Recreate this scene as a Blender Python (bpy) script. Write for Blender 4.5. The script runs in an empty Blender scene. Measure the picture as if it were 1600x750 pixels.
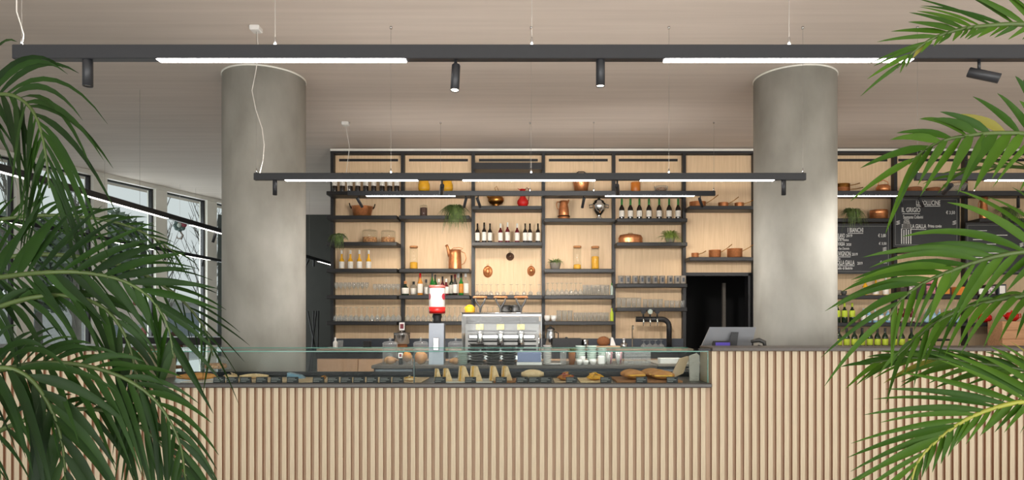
import bpy, math, random
from mathutils import Vector, Matrix
random.seed(7)
PI = math.pi
C = bpy.context.scene.collection
SC = bpy.context.scene
F = 1067.0; VX = 828.0; VY = 500.0; EYE = 1.45

# ------------------------------------------------------------------ camera
cd = bpy.data.cameras.new('camera'); cam = bpy.data.objects.new('camera', cd); C.objects.link(cam)
cam.location = (0, 0, EYE); cam.rotation_euler = (PI/2, 0, 0)
cd.sensor_width = 36.0; cd.sensor_fit = 'HORIZONTAL'; cd.lens = 36.0*F/1600
cd.shift_x = (800-VX)/1600; cd.shift_y = (VY-375)/1600
cd.clip_start = .05; cd.clip_end = 300
SC.camera = cam
# ------------------------------------------------------------------ world, exposure
w = bpy.data.worlds.new('overcast_sky'); SC.world = w; w.use_nodes = True
nt = w.node_tree; bg = nt.nodes['Background']
tc = nt.nodes.new('ShaderNodeTexCoord'); sx = nt.nodes.new('ShaderNodeSeparateXYZ'); rp = nt.nodes.new('ShaderNodeValToRGB')
nt.links.new(tc.outputs['Generated'], sx.inputs[0]); nt.links.new(sx.outputs['Z'], rp.inputs[0]); nt.links.new(rp.outputs[0], bg.inputs[0])
rp.color_ramp.elements[0].color = (.66, .69, .69, 1); rp.color_ramp.elements[1].color = (.60, .66, .72, 1)
bg.inputs[1].default_value = 1.05
SC.view_settings.view_transform = 'Standard'; SC.view_settings.look = 'None'; SC.view_settings.gamma = 1
SC.view_settings.use_curve_mapping = False; SC.view_settings.exposure = 0.06
SC.cycles.use_denoising = True
SC.cycles.max_bounces = 10; SC.cycles.transparent_max_bounces = 24; SC.cycles.caustics_reflective = False; SC.cycles.caustics_refractive = False
SC.cycles.sample_clamp_indirect = 4

def area(name, loc, rot, sx_, sy_, power, col):
    l = bpy.data.lights.new(name, 'AREA'); l.shape = 'RECTANGLE'; l.size = sx_; l.size_y = sy_; l.energy = power; l.color = col
    o = bpy.data.objects.new(name, l); C.objects.link(o); o.location = loc; o.rotation_euler = rot
    return o
# daylight of the glazed front behind the photographer, and of the side glazing far left
area('daylight_front', (2.0, -2.7, 1.5), (PI/2+math.radians(40), 0, 0), 15, 3.0, 690, (1.0, .985, .96))
area('daylight_side', (-7.6, 15.0, 2.0), (PI/2, 0, math.radians(-90-17.7)), 5.5, 3.4, 160, (.93, .97, 1.0))

# ------------------------------------------------------------------ helpers
def lin(c):
    return tuple(((v/255)/12.92 if v/255 <= .04045 else ((v/255+.055)/1.055)**2.4) for v in c)
MATS = {}
def mat(name, col, rough=.5, metal=0., var=.12, scale=8., stretch=(1, 1, 1), bump=0., spec=.5, tint=None, emit=0., trans=0., detail=4):
    if name in MATS: return MATS[name]
    m = bpy.data.materials.new(name); m.use_nodes = True; n = m.node_tree.nodes; k = m.node_tree.links
    b = n['Principled BSDF']; c = lin(col)
    b.inputs['Roughness'].default_value = rough; b.inputs['Metallic'].default_value = metal
    b.inputs['Specular IOR Level'].default_value = spec
    t = n.new('ShaderNodeTexCoord'); mp = n.new('ShaderNodeMapping'); mp.inputs['Scale'].default_value = stretch
    nz = n.new('ShaderNodeTexNoise'); nz.inputs['Scale'].default_value = scale; nz.inputs['Detail'].default_value = detail
    r = n.new('ShaderNodeValToRGB')
    c2 = lin(tint) if tint else tuple(x*(1-var) for x in c); c1 = tuple(min(1, x*(1+var*.6)) for x in c)
    r.color_ramp.elements[0].position = .3; r.color_ramp.elements[1].position = .7
    r.color_ramp.elements[0].color = (*c2, 1); r.color_ramp.elements[1].color = (*c1, 1)
    k.new(t.outputs['Object'], mp.inputs[0]); k.new(mp.outputs[0], nz.inputs[0]); k.new(nz.outputs[0], r.inputs[0]); k.new(r.outputs[0], b.inputs['Base Color'])
    if bump:
        bp = n.new('ShaderNodeBump'); bp.inputs['Strength'].default_value = bump; bp.inputs['Distance'].default_value = .01
        k.new(nz.outputs[0], bp.inputs['Height']); k.new(bp.outputs[0], b.inputs['Normal'])
    if emit:
        k.new(r.outputs[0], b.inputs['Emission Color']); b.inputs['Emission Strength'].default_value = emit
    MATS[name] = m; return m
def glassmat(name, tint=(255, 255, 255), edge=.5, add=.02, rough=.02, highlight_haze=0.):
    if name in MATS: return MATS[name]
    m = bpy.data.materials.new(name); m.use_nodes = True; n = m.node_tree.nodes; k = m.node_tree.links; n.clear()
    o = n.new('ShaderNodeOutputMaterial'); mx = n.new('ShaderNodeMixShader'); tr = n.new('ShaderNodeBsdfTransparent'); gl = n.new('ShaderNodeBsdfGlossy')
    lw = n.new('ShaderNodeLayerWeight'); lw.inputs[0].default_value = .25; pw = n.new('ShaderNodeMath'); pw.operation = 'POWER'; pw.inputs[1].default_value = 2.2
    ml = n.new('ShaderNodeMath'); ml.operation = 'MULTIPLY_ADD'; ml.inputs[1].default_value = edge; ml.inputs[2].default_value = add; ml.use_clamp = True
    tr.inputs[0].default_value = (*lin(tint), 1); gl.inputs['Roughness'].default_value = rough
    k.new(lw.outputs['Facing'], pw.inputs[0]); k.new(pw.outputs[0], ml.inputs[0]); k.new(ml.outputs[0], mx.inputs[0]); k.new(tr.outputs[0], mx.inputs[1]); k.new(gl.outputs[0], mx.inputs[2])
    last = mx
    if highlight_haze:  # diffuse white mixed in to stand for pale highlights on the glass
        df = n.new('ShaderNodeBsdfDiffuse'); df.inputs[0].default_value = (.85, .87, .87, 1); tl = n.new('ShaderNodeBsdfTranslucent'); tl.inputs[0].default_value = (.85, .87, .87, 1)
        a1 = n.new('ShaderNodeMixShader'); a1.inputs[0].default_value = .4; k.new(df.outputs[0], a1.inputs[1]); k.new(tl.outputs[0], a1.inputs[2])
        m2 = n.new('ShaderNodeMixShader'); q = n.new('ShaderNodeMath'); q.operation = 'MULTIPLY_ADD'; q.inputs[1].default_value = highlight_haze*2.2; q.inputs[2].default_value = highlight_haze*.5; q.use_clamp = True
        k.new(pw.outputs[0], q.inputs[0]); k.new(q.outputs[0], m2.inputs[0]); k.new(mx.outputs[0], m2.inputs[1]); k.new(a1.outputs[0], m2.inputs[2]); last = m2
    k.new(last.outputs[0], o.inputs[0])
    MATS[name] = m; return m
def lampmat(name, col, s):
    if name in MATS: return MATS[name]
    m = bpy.data.materials.new(name); m.use_nodes = True; n = m.node_tree.nodes; k = m.node_tree.links; n.clear()
    o = n.new('ShaderNodeOutputMaterial'); e = n.new('ShaderNodeEmission'); e.inputs[0].default_value = (*col, 1); e.inputs[1].default_value = s
    k.new(e.outputs[0], o.inputs[0]); MATS[name] = m; return m

class MB:
    def __init__(s): s.v = []; s.f = []; s.smooth = []
    def add(s, vs, fs, sm=False):
        o = len(s.v); s.v += [tuple(x) for x in vs]; s.f += [tuple(i+o for i in f) for f in fs]; s.smooth += [sm]*len(fs); return s
    def box(s, x0, x1, y0, y1, z0, z1, rz=0, c=None):
        vs = [Vector((x, y, z)) for z in (z0, z1) for y in (y0, y1) for x in (x0, x1)]
        if rz:
            c = Vector(c) if c else Vector(((x0+x1)/2, (y0+y1)/2, 0)); R = Matrix.Rotation(rz, 3, 'Z')
            vs = [R @ (v-c)+c for v in vs]
        return s.add(vs, [(0, 2, 3, 1), (4, 5, 7, 6), (0, 1, 5, 4), (2, 6, 7, 3), (0, 4, 6, 2), (1, 3, 7, 5)])
    def bbox(s, x0, x1, y0, y1, z0, z1, b=.004):   # box with chamfered vertical and horizontal edges
        prof = [(x0+b, y0), (x1-b, y0), (x1, y0+b), (x1, y1-b), (x1-b, y1), (x0+b, y1), (x0, y1-b), (x0, y0+b)]
        cx, cy = (x0+x1)/2, (y0+y1)/2
        def sh(p, k): return [(cx+(x-cx)*(1-2*k/(x1-x0)), cy+(y-cy)*(1-2*k/(y1-y0))) for x, y in p]
        rings = [(sh(prof, b), z0), (prof, z0+b), (prof, z1-b), (sh(prof, b), z1)]
        vs = []; fs = []
        for p, z in rings: vs += [(x, y, z) for x, y in p]
        for i in range(3):
            for j in range(8): a = i*8+j; c = i*8+(j+1) % 8; fs.append((a, c, c+8, a+8))
        fs.append(tuple(range(7, -1, -1))); fs.append(tuple(range(24, 32)))
        return s.add(vs, fs)
    def lathe(s, prof, n=14, c=(0, 0, 0), sx_=1., sy_=1., close=True):
        vs = []; fs = []; m = len(prof)
        for r, z in prof:
            for j in range(n):
                a = 2*PI*j/n; vs.append((c[0]+r*sx_*math.cos(a), c[1]+r*sy_*math.sin(a), c[2]+z))
        for i in range(m-1):
            for j in range(n):
                a = i*n+j; b = i*n+(j+1) % n; fs.append((a, b, b+n, a+n))
        s.add(vs, fs, True)
        if close:
            o = len(s.v)-len(vs)
            if prof[0][0] > 1e-4: s.f.append(tuple(o+j for j in range(n-1, -1, -1))); s.smooth.append(False)
            if prof[-1][0] > 1e-4: s.f.append(tuple(o+(m-1)*n+j for j in range(n))); s.smooth.append(False)
        return s
    def tube(s, pts, r, n=6, caps=True):
        pts = [Vector(p) for p in pts]; rs = r if isinstance(r, (list, tuple)) else [r]*len(pts)
        vs = []; fs = []; up = None
        for i, p in enumerate(pts):
            t = (pts[min(i+1, len(pts)-1)]-pts[max(i-1, 0)])
            t = t.normalized() if t.length > 1e-9 else Vector((0, 0, 1))
            if up is None: up = Vector((0, 0, 1)) if abs(t.z) < .9 else Vector((0, 1, 0))
            a = t.cross(up)
            if a.length < 1e-6: a = t.cross(Vector((1, .3, 0)))
            a.normalize(); b = a.cross(t).normalized(); up = b
            for j in range(n):
                q = 2*PI*j/n; vs.append(p+(a*math.cos(q)+b*math.sin(q))*rs[i])
        for i in range(len(pts)-1):
            for j in range(n):
                x = i*n+j; y = i*n+(j+1) % n; fs.append((x, x+n, y+n, y))
        s.add(vs, fs, True)
        if caps:
            o = len(s.v)-len(vs); s.f.append(tuple(o+j for j in range(n))); s.f.append(tuple(o+(len(pts)-1)*n+j for j in range(n-1, -1, -1))); s.smooth += [False, False]
        return s
    def prism(s, poly, axis, a, b):   # polygon in a plane, extruded along axis ('x': (y,z), 'y': (x,z), 'z': (x,y))
        def mk(p, t): return {'x': (t, p[0], p[1]), 'y': (p[0], t, p[1]), 'z': (p[0], p[1], t)}[axis]
        n = len(poly); vs = [mk(p, a) for p in poly]+[mk(p, b) for p in poly]
        fs = [tuple(range(n)), tuple(range(2*n-1, n-1, -1))]+[(i, i+n, (i+1) % n+n, (i+1) % n) for i in range(n)]
        return s.add(vs, fs)
    def blob(s, c, r, n=10, m=6, nz=.0, seed=0):
        rr = random.Random(seed); vs = []; fs = []
        for i in range(m+1):
            th = PI*i/m
            for j in range(n):
                a = 2*PI*j/n; k = 1+nz*(rr.random()-.5)*2
                vs.append((c[0]+r[0]*k*math.sin(th)*math.cos(a), c[1]+r[1]*k*math.sin(th)*math.sin(a), c[2]+r[2]*k*math.cos(th)))
        for i in range(m):
            for j in range(n):
                a = i*n+j; b = i*n+(j+1) % n; fs.append((a, a+n, b+n, b))
        return s.add(vs, fs, True)
    def mesh(s, name, m):
        me = bpy.data.meshes.new(name); me.from_pydata(s.v, [], s.f); me.materials.append(m)
        me.polygons.foreach_set('use_smooth', s.smooth); me.validate(); me.update(); return me
    def build(s, name, m, parent=None, kind=None):
        return ob(name, s.mesh(name, m), parent, kind)
def ob(name, me, parent=None, kind=None):
    o = bpy.data.objects.new(name, me); C.objects.link(o)
    if parent is not None: o.parent = parent
    if kind: o['kind'] = kind
    return o
def struct(name, mb, m): return mb.build(name, m, None, 'structure')
def tag(o, label, cat, group=None):
    o['label'] = label; o['category'] = cat
    if group: o['group'] = group
    return o
def thing(name, label, cat, loc=(0, 0, 0), rz=0, group=None):
    o = ob(name, None); o.location = loc; o.rotation_euler = (0, 0, rz); o.empty_display_size = .05
    return tag(o, label, cat, group)
# a kind is a list of (part name, mesh, [sub parts]); every placed thing shares the kind's meshes
def place(kind, name, label, cat, loc, rz=0, group=None, scale=1.):
    if len(kind) == 1 and not kind[0][2]:
        o = ob(name, kind[0][1]); o.location = loc; o.rotation_euler = (0, 0, rz); tag(o, label, cat, group)
    else:
        o = thing(name, label, cat, loc, rz, group)
        for pn, me, subs in kind:
            p = ob(pn, me, o)
            for sn, sm in subs: ob(sn, sm, p)
    if scale != 1.: o.scale = (scale,)*3 if not isinstance(scale, tuple) else scale
    return o
def P(px, py, d): return Vector(((px-VX)*d/F, d, EYE+(VY-py)*d/F))
def X(px, d): return (px-VX)*d/F
def Z(py, d): return EYE+(VY-py)*d/F
ORD = ['first', 'second', 'third', 'fourth', 'fifth', 'sixth', 'seventh', 'eighth', 'ninth', 'tenth', 'eleventh', 'twelfth', 'thirteenth', 'fourteenth', 'fifteenth', 'sixteenth', 'seventeenth', 'eighteenth', 'nineteenth', 'twentieth', 'twenty-first', 'twenty-second', 'twenty-third', 'twenty-fourth', 'twenty-fifth']

# ------------------------------------------------------------------ materials
def grain(name, col, tint, scale, stretch, rough=.55, bump=.05): return mat(name, col, rough, 0, .1, scale, stretch, bump, .3, tint)
M_ceil = mat('painted_concrete_ceiling', (205, 194, 184), .75, 0, .05, 1.6, (.35, 7, 1), .12, .2, (197, 186, 176), detail=8)
M_conc = mat('raw_concrete', (172, 170, 162), .7, 0, .2, 2.6, (1, 1, .55), .15, .25, (148, 146, 137), detail=9)
M_floor = mat('polished_floor', (205, 200, 194), .35, 0, .08, 3)
M_ply = grain('plywood_panel', (228, 199, 162), (221, 190, 151), 6, (9, 9, .5))
M_slat = grain('pale_ash_slat', (222, 208, 182), (212, 196, 168), 5, (20, 20, .8))
M_slat2 = grain('tan_backing_board', (204, 178, 152), (194, 166, 139), 5, (14, 14, .6))
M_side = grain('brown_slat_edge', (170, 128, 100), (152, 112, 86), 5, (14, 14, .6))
M_black = mat('black_steel', (30, 30, 32), .45, 0, .1, 20)
M_beam = mat('anthracite_housing', (37, 39, 43), .42, 0, .06, 30)
M_top = mat('grey_stone_top', (90, 83, 77), .4, 0, .12, 40)
M_rail = mat('brushed_grey_metal', (94, 92, 90), .38, .5, .08, 30, (1, 20, 20))
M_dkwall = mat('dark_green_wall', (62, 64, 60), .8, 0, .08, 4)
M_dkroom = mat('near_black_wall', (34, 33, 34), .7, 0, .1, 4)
M_navy = mat('dark_slate_panel', (58, 64, 74), .35, 0, .1, 6)
M_cab = grain('pinkish_oak_front', (190, 156, 128), (176, 142, 114), 6, (8, 8, .6))
M_frame = mat('pale_window_post', (236, 234, 224), .5, 0, .05, 4)
M_steel = mat('polished_steel', (205, 205, 205), .16, 1, .05, 10)
M_chrome = mat('chrome', (232, 232, 230), .06, 1, .02, 10)
M_alu = mat('silver_aluminium', (150, 155, 163), .42, .6, .04, 20)
M_copper = mat('hammered_copper', (216, 142, 92), .3, .72, .18, 30, bump=.05)
M_brass = mat('aged_brass', (176, 122, 60), .3, 1, .2, 20)
M_red = mat('red_enamel', (196, 30, 26), .2, 0, .08, 6)
M_white = mat('white_porcelain', (232, 230, 226), .25, 0, .03, 6)
M_label = mat('paper_label', (228, 222, 212), .7, 0, .08, 30)
M_dkglass = mat('dark_bottle_glass', (34, 24, 18), .08, 0, .1, 6)
M_grglass = mat('green_bottle_glass', (32, 110, 40), .08, 0, .1, 6)
M_dgglass = mat('dark_green_glass', (26, 44, 26), .08, 0, .1, 6)
M_rose = mat('dark_red_wine_glass', (96, 22, 30), .08, 0, .1, 6)
M_yellow = mat('yellow_liqueur', (226, 168, 40), .15, 0, .12, 12)
M_amber = mat('amber_liqueur', (198, 130, 50), .12, 0, .15, 10)
M_blueg = mat('pale_blue_glass', (130, 170, 196), .12, 0, .1, 8)
M_lime = mat('lime_label', (190, 208, 60), .6, 0, .1, 20)
M_cork = mat('cork', (190, 132, 84), .8, 0, .2, 60)
M_wood = grain('handle_wood', (176, 124, 82), (150, 100, 62), 12, (10, 1, 1))
M_board = grain('chopping_board_wood', (168, 118, 78), (138, 92, 58), 6, (1, 12, 12))
M_bread = mat('crust', (200, 142, 74), .7, 0, .3, 14, tint=(158, 100, 48), bump=.3)
M_bread2 = mat('pale_bread', (232, 206, 164), .8, 0, .15, 30, tint=(212, 180, 134), bump=.2)
M_cheese = mat('yellow_filling', (230, 176, 70), .5, 0, .3, 30)
M_ham = mat('cured_ham', (176, 92, 72), .5, 0, .35, 40, tint=(140, 60, 48))
M_slate = mat('slate_card', (38, 40, 43), .6, 0, .1, 20)
M_chalk = mat('chalk', (214, 214, 210), .9, 0, .2, 60)
M_grey = mat('grey_stoneware', (140, 132, 122), .5, 0, .1, 20)
M_dkplate = mat('charcoal_stoneware', (70, 70, 68), .4, 0, .15, 12)
M_celad = mat('celadon_stoneware', (172, 186, 176), .4, 0, .06, 12)
M_biscuit = mat('biscuits', (190, 140, 88), .8, 0, .45, 40, tint=(120, 74, 40))
M_coffee = mat('dark_beans', (84, 52, 38), .6, 0, .4, 60)
M_cable = mat('steel_cable', (140, 136, 130), .5)
M_wire = mat('white_cable', (222, 218, 210), .5)
M_purple = mat('violet_screen', (88, 70, 190), .4, 0, .05)
M_leafsm = mat('shelf_plant_leaf', (104, 124, 66), .6, 0, .4, 20, tint=(66, 86, 44))
M_leafgr = mat('bright_grass_leaf', (140, 158, 70), .6, 0, .3, 20, tint=(96, 116, 48))
M_wicker = mat('wicker', (150, 96, 58), .8, 0, .4, 60, (1, 1, 6), .4)
M_orange = mat('orange_tin', (206, 120, 40), .3, 0, .1)
M_paper = mat('kraft_paper', (206, 180, 148), .8, 0, .08, 10)
M_news = mat('newsprint', (196, 190, 180), .8, 0, .25, 50, (1, 1, 4))
M_napk = mat('blue_napkins', (140, 152, 186), .8, 0, .2, 30, (1, 1, 8))
M_glass = glassmat('clear_glass', (252, 252, 250), .4, .03, .03, .06)
M_gware = glassmat('glassware', (252, 253, 253), .35, .03, .05, .22)
M_gtint = glassmat('case_glass', (248, 252, 251), .2, .003)
M_gedge = mat('green_glass_edge', (96, 158, 142), .15, 0, .1, 5)
M_pane = glassmat('window_glass', (246, 249, 248), .25, .01)
M_strip = lampmat('lit_diffuser', (1.0, .96, .92), 22.)
M_strip2 = lampmat('dim_diffuser', (1.0, .95, .88), 5)
M_bulb = lampmat('lit_spot_lens', (1.0, .86, .66), 12.)

# ------------------------------------------------------------------ structure
CEIL = 4.15
mb = MB(); mb.box(-16, 11, -4, 19, -.1, 0); struct('floor', mb, M_floor)
WB = 10.82
dx0 = -3.10+1.104*5; dx1 = dx0+1.104     # doorway bay
mb = MB(); mb.box(-3.12, dx0+.02, WB, WB+.1, 0, CEIL); mb.box(dx1-.04, 10, WB, WB+.1, 0, CEIL); mb.box(dx0+.02, dx1-.04, WB, WB+.1, 2.18, CEIL)
struct('wall_back', mb, M_dkwall)
mb = MB(); mb.box(-3.12, -3.02, WB+.1, 17.5, 0, CEIL); struct('wall_corridor', mb, M_dkwall)
mb = MB(); mb.box(-8, -3.0, 17.5, 17.7, 0, CEIL); struct('wall_far', mb, M_dkwall)
mb = MB(); mb.box(10, 10.2, -4, WB+.1, 0, CEIL); struct('wall_right', mb, M_frame)
# dark service room behind the doorway
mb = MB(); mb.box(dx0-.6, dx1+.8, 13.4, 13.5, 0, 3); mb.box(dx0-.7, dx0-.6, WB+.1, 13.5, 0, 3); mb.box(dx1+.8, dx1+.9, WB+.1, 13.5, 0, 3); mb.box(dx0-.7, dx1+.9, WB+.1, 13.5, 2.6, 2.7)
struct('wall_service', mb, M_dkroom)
mb = MB(); mb.box(dx0+.02, dx0+.05, WB-.02, WB+.16, 0, 2.18); mb.box(dx1-.07, dx1-.04, WB-.02, WB+.16, 0, 2.18); mb.box(dx0+.02, dx1-.04, WB-.02, WB+.16, 2.15, 2.2)
struct('trim_1', mb, M_black)
o = MB().box(X(1129, 12), X(1134, 12), 12.0, 12.06, 0, 2.1).build('steel_pole', M_grey); tag(o, 'pale upright pole inside the dark doorway', 'pole')

# slanting window wall on the left
A = Vector((-12.94, -3, 0)); B = Vector((-6.38, 17.5, 0)); U = (B-A).normalized(); Nn = Vector((U.y, -U.x, 0))   # Nn points into the room
LW = (B-A).length
def wp(t, off, z): v = A+U*t+Nn*off; return Vector((v.x, v.y, z))
def wbox(mb, t0, t1, o0, o1, z0, z1):
    vs = [wp(t, o_, z) for z in (z0, z1) for o_ in (o0, o1) for t in (t0, t1)]
    mb.add(vs, [(0, 2, 3, 1), (4, 5, 7, 6), (0, 1, 5, 4), (2, 6, 7, 3), (0, 4, 6, 2), (1, 3, 7, 5)])
mb = MB(); wbox(mb, 0, LW, -.12, .14, CEIL-.08, CEIL); wbox(mb, 0, LW, -.12, .10, 0, .12); struct('trim_2', mb, M_frame)
mb = MB(); mb.prism([(wp(0, -.7, 0).x, -3), (11, -3), (11, 17.9), (wp(LW, -.7, 0).x, 17.9)], 'z', CEIL, CEIL+.25); struct('ceiling', mb, M_ceil)
def t_of_d(d): return (d+3)/U.y
ds = [2.6+1.32*i for i in range(12)]
ds = [16.45-1.30*i for i in range(14)]
for i, d in enumerate(ds):
    t = t_of_d(d)
    mb = MB(); wbox(mb, t-.16, t+.12, -.1, .12, .12, CEIL-.08); struct('trim_%d' % (i+3), mb, M_frame)
    tn = t-1.30/U.y
    wr = ob('window_%d' % (i+1), None, None, 'structure')
    mb = MB(); a0, a1 = tn+.12, t-.16
    wbox(mb, a0, a0+.035, -.03, .03, .12, CEIL-.08); wbox(mb, a1-.04, a1, -.03, .05, .12, CEIL-.08); wbox(mb, a0+.036, a1-.041, -.03, .03, .12, .2); wbox(mb, a0+.036, a1-.041, -.03, .03, CEIL-.11, CEIL-.08)
    mb.build('window_frame', M_black, wr)
    mb = MB(); wbox(mb, a0+.05, a1-.05, -.006, .006, .2, CEIL-.11); mb.build('pane', M_pane, wr)

# columns
for px, s in ((413.5, 'left'), (1241.5, 'right')):
    mb = MB(); r = .438; d = 7.62
    mb.lathe([(r, 0), (r, 2.0), (r, 4.145)], 48); o = mb.build('concrete_column', M_conc)
    o.location = (X(px, d), d, 0); tag(o, 'round bare concrete column standing %s of the tall shelving' % ('left' if s == 'left' else 'right, behind the monitor,'), 'column')

    rg = MB().lathe([(r+.0005, 4.128), (r+.008, 4.13), (r+.008, 4.145), (r+.0005, 4.147)], 48, close=False).build('ceiling_joint', M_frame, o)
# ------------------------------------------------------------------ shelving
DF, DP = 10.38, 10.70
X0, PITCH, NB = -3.10, 1.104, 11
def zs(y): return EYE+(VY-y)*DF/F
sh = thing('wall_shelving', 'tall black steel shelving with plywood back panels covering the back wall', 'shelving', (0, 0, 0))
me_post = MB().box(-.025, .025, DP, WB-.001, 0.0, 4.06).mesh('post', M_black)
for i in range(NB+1):
    o = ob('post', me_post, sh); o.location = (X0+PITCH*i, 0, 0)
for i in range(NB):
    xa, xb = X0+PITCH*i+.027, X0+PITCH*(i+1)-.027
    z0 = 2.2 if i == 5 else 1.0
    MB().box(xa, xb, WB-.03, WB-.004, z0, 4.05).build('back_panel', M_ply, sh)
    if i != 5:
        o = MB().box(xa+.06, xb-.06, WB-.036, WB-.031, 3.955, 3.995).build('vent_slot', M_black, sh)
MB().box(X0-.03, X0+PITCH*NB, DP+.01, WB-.03, 4.06, 4.1).build('top_rail', M_black, sh)
MB().box(X0-.03, X0+PITCH*NB, DP, WB-.03, 4.1, 4.135).build('top_trim', M_frame, sh)
BAYS = {0: [298.5, 336.5, 378, 419.6, 461, 502], 1: [298.5, 336.5, 419.6, 461, 502], 2: [321.5, 378, 461, 502], 3: [298.5, 341, 420, 461, 502],
        4: [298.5, 341, 378.5, 443, 480.5], 5: [321.5, 401.5], 6: [298.5, 341, 420, 461], 7: [298.5, 341, 461, 504], 8: [298.5, 388, 461, 504], 9: [298.5, 341, 461, 504], 10: [298.5, 341, 461, 504]}
me_shelf = MB().bbox(.004, PITCH-.026, DF, DP-.002, -.058, 0, .006).mesh('shelf', M_black)
for b, ys in BAYS.items():
    for y in ys:
        o = ob('shelf', me_shelf, sh); o.location = (X0+PITCH*b, 0, zs(y))
MB().box(X0+2*PITCH+.03, X0+3*PITCH-.03, DP-.2, WB-.031, 3.77, 3.87).build('roller_box', M_black, sh)

# ------------------------------------------------------------------ pendants
CABLE = .0013
def seg_housing(x0, x1, y0, y1, z0, z1): return MB().bbox(x0, x1, y0, y1, z0, z1, .003)
def spot_parts(root, x, y, z, r, L, tilt, aim, lit, energy=0, cone=50):
    # cylinder hanging at z, tilted in the X-Z plane by tilt, in Y-Z by aim
    R = Matrix.Rotation(aim, 3, 'X') @ Matrix.Rotation(tilt, 3, 'Y')
    st = .02 if (tilt or aim) else 0.
    body = MB().lathe([(r*.9, 0), (r, -.004), (r, -L), (r*.88, -L), (r*.84, -L+.006)], 14, close=False)
    body.lathe([(r*.9, 0), (0, 0.0005)], 14, close=False)
    lens = MB().lathe([(0, -L+.005), (r*.83, -L+.004)], 14, close=False)
    off = Vector((0, 0, L*.35)) if st else Vector((0, 0, 0))
    base = Vector((x, y, z-(st+L*.35 if st else 0)))
    for m_ in (body, lens): m_.v = [tuple(R @ (Vector(v)+off)+base) for v in m_.v]
    if st: body.tube([(x, y, z), (x, y, z-st-L*.2)], .008, 6)
    b = body.build('spot_head', M_beam, root); lens.build('spot_lens', M_bulb if lit else M_steel, b)
    if energy:
        l = bpy.data.lights.new('spot_lamp', 'SPOT'); l.energy = energy; l.color = (1, .86, .7) if energy < 100 else (1, .95, .90); l.spot_size = math.radians(cone); l.spot_blend = .8; l.shadow_soft_size = .03 if energy < 100 else .12
        lo = bpy.data.objects.new('spot_lamp', l); C.objects.link(lo); lo.parent = root
        lo.matrix_local = Matrix.Translation(R @ (off+Vector((0, 0, -L-.01)))+base) @ R.to_4x4()
def pendant(label, px0, px1, d, ztop, zbot, strips, spots, cables, w=.05, up=2.5):
    x0, x1 = X(px0, d), X(px1, d)
    root = thing('linear_pendant_light', label, 'pendant light', ((x0+x1)/2, d, zbot)); root_inv = Matrix.Translation(-root.location)
    def L(o): o.data.transform(root_inv); return o
    mbh = seg_housing(x0, x1, d, d+w, zbot, ztop); hs = L(mbh.build('housing', M_beam, root))
    for a, b in strips:
        L(MB().box(X(a, d), X(b, d), d+.001, d+w-.006, zbot-.004, zbot-.0005).build('diffuser', M_strip, root))
    for s in spots:
        n0 = len(root.children); spot_parts(root, X(s[0], d)-root.location.x, w/2, 0, *s[1:])
    for c in cables:
        cb = L(MB().tube([(X(c, d), d+w/2, ztop), (X(c, d), d+w/2, CEIL)], CABLE, 5).build('suspension_cable', M_cable, root))
        L(MB().lathe([(.007, 0), (.007, .03), (.003, .045)], 8, (X(c, d), d+w/2, ztop)).build('cable_grip', M_steel, root))
        L(MB().lathe([(.012, -.02), (.012, 0)], 8, (X(c, d), d+w/2, CEIL)).build('ceiling_anchor', M_steel, root))
    if up:  # added upward area lamp, unseen from below, to brighten the ceiling
        l = bpy.data.lights.new('added_ceiling_fill', 'AREA'); l.shape = 'RECTANGLE'; l.size = x1-x0-.1; l.size_y = w*.8; l.energy = up*(x1-x0); l.color = (1, .93, .86)
        lo = bpy.data.objects.new('added_ceiling_fill', l); C.objects.link(lo); lo.parent = root; lo.location = (0, w/2, ztop-zbot+.004); lo.rotation_euler = (PI, 0, 0)
    return root
PEND1 = pendant('long black pendant light across the top, nearest the camera', 18, 1640, 3.33, 2.795, 2.726, [(244, 633), (1039, 1428)],
        [(132, .0235, .128, 0, 0, False), (711, .0215, .135, .03, math.radians(-10), True, 12), (939, .022, .128, 0, 0, True, 5), (1535, .024, .14, math.radians(-52), math.radians(-50), True, 10)], [28, 427, 831, 1236])
PEND2 = pendant('black pendant light over the counter between the two columns', 396, 1260, 6.26, 2.80, 2.735, [(445, 652), (723, 930), (1001, 1210)],
        [(428, .02, .135, 0, 0, False), (690, .02, .15, math.radians(10), math.radians(68), True, 225, 125), (965, .02, .15, math.radians(-10), math.radians(68), True, 225, 125), (1226, .021, .135, 0, 0, False)], [399, 610, 830, 1046, 1256], up=3.2)
PEND3 = pendant('shorter black pendant light hung higher before the shelves, between columns', 543, 1118, 9.3, 3.21, 3.145, [(572, 711), (946, 1085)],
        [(560, .02, .15, math.radians(-20), math.radians(38), False, 28, 105), (727, .02, .15, math.radians(15), math.radians(42), False, 28, 105), (747, .02, .15, math.radians(-15), math.radians(38), False, 28, 105), (912, .02, .15, math.radians(8), math.radians(35), False, 28, 105), (1095, .02, .15, math.radians(-25), math.radians(40), False, 42, 105)], [545, 688, 828, 928, 1116], up=1.8)
pendant('black pendant light starting right of right column, nearer of two', 1432, 2200, 6.26, 2.80, 2.735, [(1543, 1750)],
        [(1485, .021, .135, 0, math.radians(64), False, 100, 125)], [1436, 1640])
pendant('black pendant light high behind the palm, before the chalkboards', 1234, 1760, 9.3, 3.21, 3.145, [(1263, 1402), (1637, 1720)],
        [(1411, .02, .13, 0, math.radians(10), True, 28, 105), (1440, .02, .15, math.radians(-35), math.radians(30), False, 28, 105), (1593, .02, .15, math.radians(-20), math.radians(30), True, 28, 105)], [1300, 1524], up=1.2)
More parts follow.
